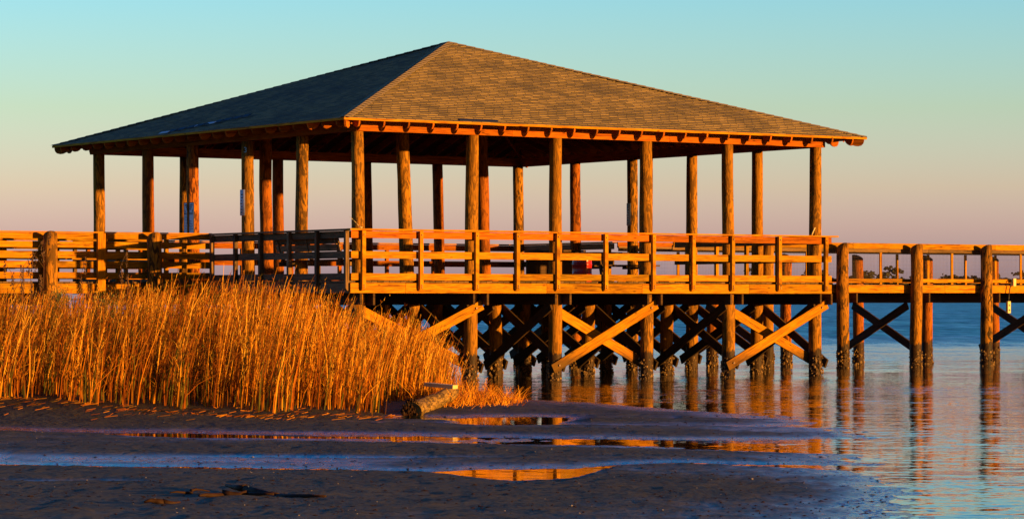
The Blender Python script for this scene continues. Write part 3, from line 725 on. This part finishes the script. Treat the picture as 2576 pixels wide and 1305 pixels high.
# right
rw = thing('fishing_pier', 'timber pier with wire mesh railings running off to the right of the pavilion', 'pier', (N0[0], N0[1], 0), TH)
P0 = 15.69; PS = 2.51; A0 = hiA+.012; A1 = 30.0
b = MB(); x = A0
while x < A1: b.box(x, x+.138, WB0-.012, WB1+.012, DECK-.038, DECK, random.random()*.6); x += .146
b.build('deck_boards', M['greypine'], rw)
for side_b, sg in ((WB0, -1), (WB1, 1)):
    near = sg < 0
    o1 = side_b+sg*.0
    cuts = [A0]+[P0+PS*k+.35 for k in range(1, 6, 2)]+[A1]
    split_bar(cuts, lambda p, q: MB().box(p, q, min(o1, o1-sg*.04), max(o1, o1-sg*.04), 3.125, 3.275), 'rail_board', 'pine' if near else 'redpine', rw)
    split_bar([A0, P0+PS*2.2, A1], lambda p, q: MB().box(p, q, min(o1-sg*.045, o1-sg*.085), max(o1-sg*.045, o1-sg*.085), 3.035, 3.16), 'rail_board', 'greypine', rw)
    split_bar([A0, P0+PS*.78, P0+PS*2.1, A1], lambda p, q: MB().box(p, q, min(o1, o1-sg*.085), max(o1, o1-sg*.085), 2.245, 2.335), 'curb_rail', 'pine', rw)
    split_bar([A0, P0+PS*.62, P0+PS*1.05, P0+PS*2.4, A1], lambda p, q: MB().box(p, q, min(o1, o1+sg*.045), max(o1, o1+sg*.045), 1.965, 2.165), 'rim_joist', 'pine', rw)
    for k in range(-1, 5):
        for q in (.55, .0) if k > 2 else (.55,):
            a = P0+PS*(k+q)
            if a < A0+.1: continue
            MB().box(a-.042, a+.042, min(o1-sg*.09, o1-sg*.125), max(o1-sg*.09, o1-sg*.125), 2.19, 3.03).build('rail_post', M['pine'], rw)
    for k in range(-1, 5):
        m_ = MB(); a0 = max(P0+PS*k, A0+.05); a1 = P0+PS*(k+1)
        x = a0
        while x < a1: m_.box(x-.0009, x+.0009, o1-sg*.02-.0009, o1-sg*.02+.0009, 2.335, 3.125, .5); x += .05
        for z in (2.36, 2.41, 2.46, 2.51, 2.61, 2.71, 2.81, 2.91, 3.01): m_.box(a0, a1-.003, o1-sg*.023-.0009, o1-sg*.023+.0009, z-.0009, z+.0009, .5)
        m_.build('wire_mesh', M['wire'], rw)
for k in range(-1, 5):
    a = P0+PS*k
    if k >= 0:
        pile(a-.18, WB0-.22, 3.17, .165, .155, 0, 0, 'pile', 'pile', rw, slant=(-.15, -.6, 0), crusty=True)
        pile(a+.24, WB1+.2, 2.95 if k else CBT, .155, .15, 0, 0, 'pile', 'redpile', rw, slant=(0, .5, 0), crusty=True)
        if k % 2 == 0: bw_brace(0, a-.36, rw)
    for s in (-.2, .2): MB().box(a+s-.022, a+s+.022, WB0-.33, WB1+.33, 1.705, 1.96).build('cap_beam', M['darkwood'], rw)

# hanging outlet on the pier rim
eb = thing('outlet_box', 'small yellowed electrical box with a cable and socket dangling from the pier edge', 'electrical box', W(a_on(2549, WB0-.07), WB0-.07, 0), TH)
MB().box(-.055, .045, -.07, .01, 2.155, 2.36).build('junction_box', M['yellow'], eb)
m_ = MB(); cp = [(-.06, -.05, 2.33), (-.12, -.06, 2.28), (-.18, -.07, 2.12), (-.22, -.07, 1.95), (-.24, -.07, 1.72)]
for k in range(4): m_.pole(cp[k], cp[k+1], .016, .016, 6, 2, 0)
m_.build('cable', M['cable'], eb)
o = MB().box(-.30, -.19, -.11, -.03, 1.42, 1.74).build('socket_box', M['yellow'], eb)
for z in (1.5, 1.63): MB().pole((-.245, -.108, z), (-.245, -.116, z), .025, .025, 8, 1, 0).build('socket', M['ink'], o)

# ------------------------------------------------------------------ things on the pavilion
# notice board
sg = thing('notice_sign', 'tall white notice sign fixed to a post at the left of the pavilion', 'sign', W(-.175, BL[3]-.02, 3.30), TH)
w2 = .235
MB().box(-.012, 0, -w2, w2, .0, .74, .5).build('sign_panel', M['white'], sg)
fr = MB()
for args in ((-.016, .002, -w2-.008, w2+.008, .732, .75), (-.016, .002, -w2-.008, w2+.008, -.012, .004), (-.016, .002, -w2-.01, -w2+.006, .004, .732), (-.016, .002, w2-.006, w2+.01, .004, .732)): fr.box(*args, tone=.5)
fr.build('sign_frame', M['ink'], sg)
def text(body, size, z, y=0, name='sign_lettering', par=sg, rot=0):
    c = bpy.data.curves.new(name, 'FONT'); c.body = body; c.size = size; c.align_x = 'CENTER'; c.extrude = .001; c.materials.append(M['ink']); c.offset = .0012
    t = bpy.data.objects.new(name, c); C.objects.link(t); t.parent = par; t.location = (-.0145, y, z); t.rotation_euler = (math.pi/2, rot, -math.pi/2); return t
text('HARRISON COUNTY', .042, .672); text('SAND BEACH', .05, .622); text('AUTHORITY', .042, .575); text('BEACH ORDINANCE', .046, .475)
m_ = MB()
m_.box(-.014, -.012, -.2, .2, .452, .456, .5); m_.box(-.014, -.012, -.12, .12, .540, .5435, .5); m_.box(-.014, -.012, -.2, .2, .04, .044, .5)
for k, wd in enumerate((.09, .10, .14, .26, .25, .31, .33, .29, .34, .28)):
    z = .415-k*.036
    m_.box(-.014, -.012, .16, .19, z, z+.012, .5); m_.box(-.014, -.012, .14-wd, .14, z, z+.012, .5)
m_.build('sign_small_print', M['ink'], sg)
def sail(y, s):
    return MB().prism([(-.0125, y-.022*s, .52), (-.0125, y+.022*s, .525), (-.0125, y+.018*s, .55), (-.0125, y, .60), (-.0125, y-.012*s, .55)], (-.002, 0, 0)).build('sign_emblem', M['ink'], sg)
sail(.18, 1); sail(-.18, -1)
def arc_paper(a, b, r, an0, an1, z0, z1, name, label, grp=None):
    c = W(a, b, z0); t = thing(name, label, 'paper notice', c, TH)
    m_ = MB(); n = 8; k0 = len(m_.v)
    for rr in (r, r+.003):
        for z in (0, z1-z0):
            for i in range(n+1):
                an = an0+(an1-an0)*i/n; m_.v.append((rr*math.cos(an), rr*math.sin(an), z))
    q = n+1
    for i in range(n):
        m_.quad((k0+2*q+i, k0+2*q+i+1, k0+3*q+i+1, k0+3*q+i), [(0, 0)]*4, .5, True); m_.quad((k0+i, k0+q+i, k0+q+i+1, k0+i+1), [(0, 0)]*4, .5, True)
        m_.quad((k0+q+i, k0+3*q+i, k0+3*q+i+1, k0+q+i+1), [(0, 0)]*4, .5); m_.quad((k0+i, k0+i+1, k0+2*q+i+1, k0+2*q+i), [(0, 0)]*4, .5)
    m_.build('sheet', M['white'], t)
    m_ = MB(); h = z1-z0; rs = random.Random(3)
    for k in range(7):
        z = h*(.12+k*.115); an = (an0+an1)/2+rs.uniform(-.1, .1); ww = rs.uniform(.02, .045)
        p = Vector(((r+.005)*math.cos(an), (r+.005)*math.sin(an), z)); tg = Vector((-math.sin(an), math.cos(an), 0))
        m_.bar(p-tg*ww, p+tg*ww, .003, .022, (math.cos(an), math.sin(an), 0), .5)
    m_.build('print', M['ink'], t)
arc_paper(.0, BL[2], .162, math.pi*.88, math.pi*1.24, 1.79+(753-549)*71/F, 1.79+(753-486)*71/F, 'paper_notice', 'narrow white paper notice wrapped round the post marked 3')
pb = grid[5, 3]
arc_paper(pb[0], pb[1], .158, math.pi*.82, math.pi*1.2, 1.79+(753-568)*78/F, 1.79+(753-512)*78/F, 'paper_notice', 'dim curled paper notice on a rear post left of the broad front post')
# stick and twig on the front railing
a = a_on(2045, lo); p = W(a, lo, CAPZ)
o = MB().pole(tuple(p+Vector((-.03, 0, 0))), tuple(p+Vector((.045, 0, .19))), .018, .016, 8, 3, .002).build('broken_stick', M['yellow']); tag(o, 'short pale stick standing on the rail cap beside the right corner post', 'stick')
p = W(a_on(903, lo), lo, CAPZ+.004); m_ = MB()
cp = [Vector(q) for q in ((.06, 0, .0), (.0, .0, .05), (-.06, 0, .12), (-.13, .01, .19), (-.2, .01, .25))]
for k in range(4): m_.pole(tuple(p+cp[k]), tuple(p+cp[k+1]), .007-.001*k, .006-.001*k, 5, 1, 0)
m_.pole(tuple(p+Vector((0, 0, .05))), tuple(p+Vector((.08, 0, .02))), .012, .006, 5, 1, 0)
tag(m_.build('twig', M['yellow']), 'thin curved twig caught on the rail corner at the near post', 'twig')

# bench inside the left rail
bn = thing('bench', 'weathered plank bench backing onto the left railing by the near corner', 'bench', W(lo+.06, 0, DECK), TH)
for k in range(3):
    MB().box(.20+k*.15, .34+k*.15, .25, 3.0, .43, .468).build('seat_board', M['greypine'], bn)
for k in range(3): MB().bar((.16-k*.045, .25, .56+k*.155), (.16-k*.045, 3.0, .56+k*.155), .036, .14, (1, 0, .28)).build('back_board', M['greypine'], bn)
for y in (.35, 1.6, 2.85):
    MB().bar((.20, y, .43), (.03, y, 1.02), .09, .04, (1, 0, .3)).build('back_support', M['greypine'], bn); MB().box(.3, .39, y-.045, y+.045, 0, .43).build('leg', M['greypine'], bn)
    MB().box(.12, .62, y-.02+.07, y+.02+.07, .33, .43).build('seat_bearer', M['greypine'], bn)
# tables
def table(label, x, b_, ln, hh, panel):
    a = a_on(x, b_); t = thing('picnic_table', label, 'table', W(a, b_, DECK), TH+(math.pi/2 if panel else 0), None)
    for k in range(4): MB().box(-ln/2, ln/2, -.33+k*.168, -.17+k*.168, hh-.045, hh).build('top_board', M['darkwood'], t)
    for s in (-1, 1):
        x_ = s*(ln/2-.28)
        if panel:
            pts = [(x_, -.30, .06), (x_, .30, .06), (x_, .44, .24), (x_, .44, .62), (x_, .30, hh-.05), (x_, -.30, hh-.05), (x_, -.44, .62), (x_, -.44, .24)]
            MB().prism(pts, (.05, 0, 0)).build('end_panel', M['darkwood'], t)
        else:
            for q in (-1, 1): MB().bar((x_, q*.34, 0), (x_, q*.14, hh-.05), .05, .1, (1, 0, 0)).build('leg', M['darkwood'], t)
            MB().box(x_+.028, x_+.068, -.6, .6, .38, .44).build('cross_bearer', M['darkwood'], t)
    for q in (-1, 1):
        if not panel: MB().box(-ln/2, ln/2, q*.58-.12, q*.58+.12, .442, .48).build('bench_seat', M['darkwood'], t)
    return t
table('dark heavy table with chamfered end panels behind the middle of the front railing', 1396, 5.6, 1.7, .80, True)
table('dark picnic table with attached seats, right of the red barrel', 1548, 7.2, 1.8, .80, False)
# red barrel
xb = 1464; bb = 3.6; rb = .24
br = thing('red_barrel', 'red drum used as a rubbish bin behind the front railing', 'barrel', W(a_on(xb, bb), bb, DECK), TH)
m_ = MB(); n = 24; profb = [(.225, 0), (.235, .02), (.235, .2), (.246, .215), (.235, .23), (.235, .42), (.246, .435), (.235, .45), (.235, .62), (.242, .635), (.236, .65)]
for r_, z in profb:
    for i in range(n): m_.v.append((r_*math.cos(6.2832*i/n), r_*math.sin(6.2832*i/n), z))
for k in range(len(profb)-1):
    for i in range(n): j = (i+1) % n; m_.quad((k*n+i, k*n+j, (k+1)*n+j, (k+1)*n+i), [(0, 0)]*4, .5, True)
m_.quad(tuple(reversed(range(n))), [(0, 0)]*n, .5); m_.build('drum', M['red'], br)
m_ = MB().pole((0, 0, .60), (0, 0, .61), .22, .22, 20, 1, 0).build('liner', M['ink'], br)

# ------------------------------------------------------------------ reeds
def tipz(X): return np.interp(X, [-14, -7.5, -6, -4.5, -3.2, -2.5, -1.85, -1.4, -1.0, -.6, -.1], [1.72, 1.80, 1.90, 1.95, 1.76, 1.42, 1.42, 1.28, 1.02, .72, .3])
NS = 14500
cand = rng.uniform([-14, 44.5], [.6, 63.5], (NS*6, 2)); cx, cy = cand[:, 0], cand[:, 1]
dg = sdist(cx, cy, GX, GY)
cl = vnoise(cx*2.2, cy*.9, 41)+.5*vnoise(cx*5, cy*2.2, 42)
wgt = np.where(cy < 57, 1, .3)*np.where(cx < -10.5, .3, 1)*np.clip(1-(cx+1.9)*.8, .07, 1)
edge = np.clip(dg/1.0, 0, 1)
keep = (dg > 0) & (rng.random(len(cx)) < wgt) & (cl > .16-edge*.48)
cx, cy = cx[keep][:NS], cy[keep][:NS]; n = len(cx); gzv = ground(cx, cy)
# nearer rows count most
tz = tipz(cx*50/cy); tip = 1.79+(tz-1.79)*cy/50*1.0
hgt = np.clip(tip-gzv, .12, 2.2)*np.where(rng.random(n) < .2, rng.uniform(.92, 1.1, n), rng.uniform(.42, .93, n))*(1+.28*vnoise(cx*1.3, cy*.5, 45))*(1+.12*vnoise(cx*4, cy*1.5, 48))
lean = (rng.normal(.15, .10, n)+.12*vnoise(cx*1.1, cy*.6, 47))*hgt; leany = rng.normal(0, .07, n)*hgt
flop = rng.random(n) < .08; lean = np.where(flop, rng.normal(.1, .5, n)*hgt, lean)
th = rng.uniform(-.9, .9, n); wd = rng.uniform(.0055, .0115, n)
toneb = np.clip(rng.normal(.52, .3, n)+vnoise(cx*.8, cy*.5, 43)*.5, .1, 1); toneb = np.where(rng.random(n) < .06, rng.uniform(0, .15, n), toneb)
vs = []; fs = []; ts = []; base = 0
S = 5
tt = np.linspace(0, 1, S)
cxs = cx[:, None]+lean[:, None]*tt**1.6; cys = cy[:, None]+leany[:, None]*tt**1.5; czs = gzv[:, None]-.03+(hgt[:, None]+.03)*tt*(1-np.where(flop, .35, 0)[:, None]*tt)
wob = rng.normal(0, .012, (n, S)); cxs = cxs+wob
wt = wd[:, None]*(1-.72*tt)
ox = np.cos(th)[:, None]*wt; oy = np.sin(th)[:, None]*wt
lv = np.stack([np.stack([cxs-ox, cys-oy, czs], 2), np.stack([cxs+ox, cys+oy, czs], 2)], 2).reshape(n*S*2, 3)
q = (np.arange(n)[:, None]*S*2+np.arange(S-1)[None]*2).ravel()
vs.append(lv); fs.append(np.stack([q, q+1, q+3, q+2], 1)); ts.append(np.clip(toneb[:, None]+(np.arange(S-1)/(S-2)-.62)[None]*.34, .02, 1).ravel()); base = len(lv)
for li in range(5):        # leaves, then short seed spikes near the tips
    t0 = rng.uniform(.12, .85, n); ln = rng.uniform(.18, .48, n)*np.clip(hgt/1.5, .4, 1); an = rng.uniform(0, 6.283, n); up = rng.uniform(.35, 1.1, n)
    if li > 2: t0 = rng.uniform(.8, 1, n); ln = rng.uniform(.04, .12, n); up = rng.uniform(.7, 1.3, n)
    bx = cx+lean*t0**1.6; by = cy+leany*t0**1.5; bz = gzv+hgt*t0
    P = []
    for k, t in enumerate((0, .35, .7, 1)):
        out = ln*t*np.cos(up)*(.6+.5*t); upz = ln*t*np.sin(up)*(1-.45*t*rng.uniform(.2, 1.6, n))
        w_ = .0055*(1-t**2*.92)
        P.append(np.stack([bx+out*np.cos(an)*.8+out*.25-np.sin(an)*w_*.3-w_*.8, by+out*np.sin(an), bz+upz], 1)); P.append(np.stack([bx+out*np.cos(an)*.8+out*.25+w_*.8, by+out*np.sin(an)+w_*.5, bz+upz+w_*.3], 1))
    lv = np.stack(P, 1).reshape(n*8, 3); q = (np.arange(n)[:, None]*8+np.arange(3)[None]*2).ravel()+base
    vs.append(lv); fs.append(np.stack([q, q+1, q+3, q+2], 1)); ts.append(np.repeat(np.clip(toneb+rng.normal(-.12, .15, n), 0, 1), 3)); base += len(lv)
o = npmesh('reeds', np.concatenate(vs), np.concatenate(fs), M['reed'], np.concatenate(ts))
tag(o, 'tall dry golden reeds growing along the sandy bank before the boardwalk', 'reeds', kind='stuff')
# thin tufts straggling at the spit
NT = 650
u = rng.random(NT); tx = -1.5+u*1.6+rng.normal(0, .12, NT); ty = 50.2+(tx+1.3)*1.1+rng.normal(0, .7, NT)
tg = ground(tx, ty); ok = tg > .005; tx, ty, tg = tx[ok], ty[ok], tg[ok]; n = len(tx)
hh = rng.uniform(.1, .42, n)*(1.15-.45*(tx+1.3)/1.6); ln = rng.normal(.05, .22, n); wv = .006
P = []
for t in (0, .5, 1):
    w_ = wv*(1-.8*t); P.append(np.stack([tx+ln*t**1.5-w_, ty, tg-.01+hh*t], 1)); P.append(np.stack([tx+ln*t**1.5+w_, ty+.004, tg-.01+hh*t], 1))
lv = np.stack(P, 1).reshape(n*6, 3); q = (np.arange(n)[:, None]*6+np.arange(2)[None]*2).ravel()
o = npmesh('grass_tufts', lv, np.stack([q, q+1, q+3, q+2], 1), M['reed'], np.repeat(rng.uniform(.1, .9, n), 2)); tag(o, 'sparse short grass tufts at the tip of the sand spit', 'grass', kind='stuff')

# broken reed litter along the foot of the bank
NL = 700
lx = rng.uniform(-9.5, .2, NL); ly = np.interp(lx, EX, EYY)+rng.normal(-.25, .45, NL)-np.abs(rng.normal(0, .35, NL)); lz = ground(lx, ly); ok = lz > .0; lx, ly, lz = lx[ok], ly[ok], lz[ok]; n = len(lx)
an = rng.normal(0, .8, n); l_ = rng.uniform(.04, .2, n); P = []
for t, w_ in ((-.5, .005), (.5, .003)):
    P.append(np.stack([lx+np.cos(an)*l_*t, ly+np.sin(an)*l_*t-w_, lz+.012+t*.02], 1)); P.append(np.stack([lx+np.cos(an)*l_*t, ly+np.sin(an)*l_*t+w_, lz+.02+t*.02], 1))
lv = np.stack(P, 1).reshape(n*4, 3); q = np.arange(n)*4
o = npmesh('reed_litter', lv, np.stack([q, q+1, q+3, q+2], 1), M['reed'], rng.uniform(.05, .8, n)); tag(o, 'broken reed stalks littering the sand at the foot of the reeds', 'litter', kind='stuff')

# dry weeds standing in the reeds
def weed(x, ytop, Y, label, branches=5):
    X = (x-XC)/F*Y; z0 = gz(X, Y); z1 = EYE+(HZ-ytop)*Y/F; h = z1-z0
    rs = random.Random(x); m_ = MB(); t = thing('dry_weed', label, 'weed', (X, Y, z0), 0, 'dry weeds standing above the reeds')
    pts = [Vector((.02*math.sin(k*1.3+x), 0, h*k/6)) for k in range(7)]
    for k in range(6): m_.pole(tuple(pts[k]), tuple(pts[k+1]), .008-.0008*k, .0072-.0008*k, 5, 1, 0)
    ends = [pts[-1]]
    for k in range(branches):
        p = pts[3+k % 4]; d = Vector((rs.uniform(-.16, .16), rs.uniform(-.1, .1), rs.uniform(.18, .34))); m_.pole(tuple(p), tuple(p+d), .004, .003, 4, 1, 0); ends.append(p+d)
    m_.build('stem', M['weed'], t); m_ = MB()
    for e in ends:
        for _ in range(26):
            q_ = rs.uniform(-.26, .02); m_.blob(tuple(e+Vector((rs.gauss(0, .013), rs.gauss(0, .013), q_))), rs.uniform(.006, .014), None, (1, 1, 1.5), .4)
    m_.build('seedhead', M['weed'], t, kind='stuff')
weed(34, 690, 51, 'leftmost dry weed stalk, shorter, in front of the boardwalk slats', 4)
weed(58, 672, 51.5, 'branched dry weed stalk, second from the left edge', 6)
weed(80, 655, 52, 'tall dry weed stalk between the left edge and the first pile', 6)
weed(108, 622, 52, 'tallest dry weed stalk, just left of the first big pile', 6)
weed(205, 700, 52, 'dry weed stalk with drooping seedhead between the two big piles', 4)
weed(303, 668, 52, 'dry weed stalk before the shaded boardwalk slats, right of the flat post', 4)
weed(320, 690, 52.3, 'short dry weed stalk just left of the second big pile', 3)
def shrub(x, y0, y1, Y, wpx, label):
    X = (x-XC)/F*Y; g = gz(X, Y); z1 = EYE+(HZ-y0)*Y/F; z0 = EYE+(HZ-y1)*Y/F; w = wpx/F*Y; rs = random.Random(x)
    t = thing('green_shrub', label, 'shrub', (X, Y, g), 0, 'leafy shrubs among the reeds'); m_ = MB()
    for _ in range(9):
        e = Vector((rs.uniform(-w, w)*.7, rs.uniform(-.3, .3), rs.uniform(z0, z1)-g)); m_.pole((0, 0, 0), tuple(e), .009, .003, 5, 3, .004)
    m_.build('stem', M['weed'], t); m_ = MB()
    for _ in range(1500):
        r_ = rs.random()**.5; an = rs.random()*6.28; zz = (z0+z1)/2-g+rs.gauss(0, (z1-z0)*.28)
        c = Vector((r_*w*math.cos(an)*(1-.4*abs(zz-((z0+z1)/2-g))/(z1-z0)), r_*.4*math.sin(an), zz)); d = Vector((rs.gauss(0, 1), rs.gauss(0, 1), rs.gauss(.6, 1))).normalized()
        sd = d.cross(Vector((rs.gauss(0, 1), rs.gauss(0, 1), rs.gauss(0, 1)))).normalized(); k0 = len(m_.v); l_ = rs.uniform(.02, .045)
        m_.v += [tuple(c), tuple(c+d*l_*.5+sd*l_*.22), tuple(c+d*l_), tuple(c+d*l_*.5-sd*l_*.22)]; m_.quad((k0, k0+1, k0+2, k0+3), [(0, 0)]*4, .5)
    m_.build('leaves', M['shrubleaf'], t)
shrub(268, 745, 830, 51.5, 42, 'leafy green shrub in the reeds below the shaded boardwalk slats')
shrub(150, 730, 790, 52, 26, 'small dark green shrub at the foot of the first big pile')

# ------------------------------------------------------------------ driftwood
x0, y0 = G(1035, 1040, .05); x1, y1 = -1.02, 50.2
m_ = MB(); zf = gz(x1, y1)+.13; zn = gz(x0, y0)+.12
m_.pole((x1, y1, max(zf, .28)), (x0, y0, zn-.05), .12, .155, 18, 16, .032, tone=.3, slant=(.35, 0, .3))
lg = thing('driftwood_log', 'thick mottled log lying at the tip of the reeds above the puddle', 'log', (0, 0, 0)); m_.build('trunk', M['log'], lg)
m_ = MB(); rs = random.Random(9)
for _ in range(60):
    an = rs.random()*6.28; r_ = .14*rs.random()**.5
    m_.blob((x0+r_*math.cos(an), y0-.02-rs.random()*.03, zn+r_*math.sin(an)), rs.uniform(.015, .035), None, (1, 1, 1.3), .5)
m_.build('rotten_end', M['drift'], lg)
Yp = 48.4; zp = EYE+(HZ-967)*Yp/F
p0 = ((1072-XC)/F*Yp, Yp+.05, zp+.005); p1 = ((1146-XC)/F*Yp, Yp-.25, zp-.03)
o = MB().bar(p0, p1, .14, .06, None, .0).build('loose_plank', M['yellow']); tag(o, 'short pale plank lying across the driftwood log', 'plank')
def stick(pts, r, name, label, flat=.5, mat='drift'):
    m_ = MB(); w = []; rk = [.35, 1.0, .8, .3][:len(pts)]; rk[-1] = .3
    for x, y, dz in pts:
        X, Y = G(x, y, .04); w.append(Vector((X, Y, max(0.0, gz(X, Y))+r*.15+dz)))
    for k in range(len(w)-1): m_.pole(tuple(w[k]), tuple(w[k+1]), r*rk[k], r*rk[k+1], 8, 3, .01)
    tag(m_.build(name, M[mat]), label, 'driftwood', 'driftwood sticks on the wet sand')
stick([(565, 1232, .05), (620, 1240, .02), (700, 1248, .0), (816, 1256, 0)], .035, 'driftwood_stick', 'longest dark driftwood stick on the wet sand in the foreground')
stick([(500, 1252, 0), (560, 1247, .01), (620, 1247, .01), (690, 1250, 0)], .03, 'driftwood_stick', 'dark driftwood piece tucked against the longest stick')
stick([(430, 1246, 0), (480, 1243, .01), (525, 1240, .02)], .016, 'driftwood_stick', 'thin driftwood stick left of the longest one')
stick([(362, 1269, 0), (410, 1268, .01), (455, 1266, 0)], .03, 'driftwood_stick', 'short thick driftwood piece, nearest to the lower left corner')
m_ = MB(); rs = random.Random(4)
for _ in range(170):
    x = rs.uniform(-50, 2250); y = HZ+rs.uniform(300, 560)
    X, Y = G(x, y)
    if gz(X, Y) < .012: continue
    r_ = rs.uniform(.003, .008)*(2.2 if rs.random() < .06 else 1); m_.blob((X, Y, gz(X, Y)+r_*.4), r_, None, (1.4, 1.2, .6), .4)
tag(m_.build('shell_fragments', M['shell']), 'tiny pale shell fragments scattered over the wet sand', 'shells', kind='stuff')
m_ = MB()
for _ in range(1500):
    x = rs.uniform(-50, 2250); y = HZ+rs.uniform(265, 560)
    X, Y = G(x, y); g = gz(X, Y)
    if g < .0 or float(sdist(np.array([X]), np.array([Y]), GX, GY)[0]) > 0: continue
    r_ = rs.uniform(.004, .011); m_.blob((X, Y, g+r_*.3), r_, None, (rs.uniform(1, 3), 1.2, .6), .5)
tag(m_.build('dark_debris', M['drift']), 'small dark weed scraps strewn on the wet sand', 'debris', kind='stuff')

bpy.context.view_layer.update(); dgp = bpy.context.evaluated_depsgraph_get()
for ob in [q for q in C.objects if q.type == 'FONT']:
    me = bpy.data.meshes.new_from_object(ob.evaluated_get(dgp)); nm = ob.name; ob.name = 'old'; nw = bpy.data.objects.new(nm, me); C.objects.link(nw)
    nw.parent = ob.parent; nw.location = ob.location; nw.rotation_euler = ob.rotation_euler; bpy.data.objects.remove(ob)
# ------------------------------------------------------------------ light, sky, camera
EL, AZI = R(3.6), R(118)
sd = Vector((math.sin(AZI)*math.cos(EL), math.cos(AZI)*math.cos(EL), math.sin(EL)))
s = bpy.data.lights.new('sun', 'SUN'); s.energy = 5; s.angle = R(.5); s.color = (1, .50, .11)
so = bpy.data.objects.new('sun', s); C.objects.link(so); so.rotation_euler = (-sd).to_track_quat('-Z', 'Y').to_euler(); so.location = sd*100
w = bpy.data.worlds.new('World'); SC.world = w; w.use_nodes = True; nt = w.node_tree
bg = nt.nodes['Background']; bg.inputs[1].default_value = .1
sky = nd(nt, 'ShaderNodeTexSky', sky_type='NISHITA'); sky.sun_disc = False; sky.sun_elevation = EL; sky.sun_rotation = AZI
tc = nd(nt, 'ShaderNodeTexCoord'); sp = nd(nt, 'ShaderNodeSeparateXYZ'); lk(nt, tc.outputs['Generated'], sp.inputs[0])
zz = math_n(nt, 'POWER', math_n(nt, 'MAXIMUM', sp.outputs[2], 0.0), .5)
k = 1/20
rp = ramp(nt, zz, [(p, tuple(c*k for c in q)) for p, q in [
    (0, (1.55, 2.15, 13.5)), (.098, (1.45, 1.75, 10.2)), (.151, (1.58, 1.70, 6.8)), (.191, (1.55, 1.72, 4.5)), (.25, (1.18, 1.68, 3.0)), (.312, (.84, 1.62, 3.0)),
    (.417, (.22, 1.3, 3.0)), (.585, (.04, .75, 2.7)), (.80, (.05, .4, 1.3)), (1, (.08, .3, .8))]])
dt = nd(nt, 'ShaderNodeVectorMath', operation='DOT_PRODUCT'); lk(nt, tc.outputs['Generated'], dt.inputs[0]); dt.inputs[1].default_value = (math.sin(AZI), math.cos(AZI), 0)
side = nd(nt, 'ShaderNodeMapRange', interpolation_type='SMOOTHSTEP'); lk(nt, dt.outputs['Value'], side.inputs[0])
for i, v in ((1, -.1), (2, .75), (3, 0), (4, 1)): side.inputs[i].default_value = v
tint = mixc(nt, side.outputs[0], rp.outputs[0], (.015, .012, .012))      # towards the sun the raw sky is already warm and bright
vm = nd(nt, 'ShaderNodeVectorMath', operation='MULTIPLY'); lk(nt, sky.outputs[0], vm.inputs[0]); lk(nt, tint, vm.inputs[1])
v2 = nd(nt, 'ShaderNodeVectorMath', operation='SCALE'); lk(nt, vm.outputs[0], v2.inputs[0]); v2.inputs['Scale'].default_value = 17.2
lk(nt, v2.outputs[0], bg.inputs[0])
cam = bpy.data.cameras.new('camera'); cam.lens = F/2576*36; cam.sensor_width = 36; cam.shift_y = (HZ-652.5)/2576; cam.clip_start = .5; cam.clip_end = 120000
co = bpy.data.objects.new('camera', cam); C.objects.link(co); co.location = (0, 0, EYE); co.rotation_euler = (math.pi/2, 0, 0); SC.camera = co
vs_ = SC.view_settings; vs_.view_transform = 'Standard'; vs_.look = 'None'; vs_.exposure = 1.22; vs_.gamma = 1
SC.render.engine = 'CYCLES'
try: SC.cycles.max_bounces = 6; SC.cycles.diffuse_bounces = 3; SC.cycles.glossy_bounces = 3; SC.cycles.transparent_max_bounces = 4
except Exception: pass
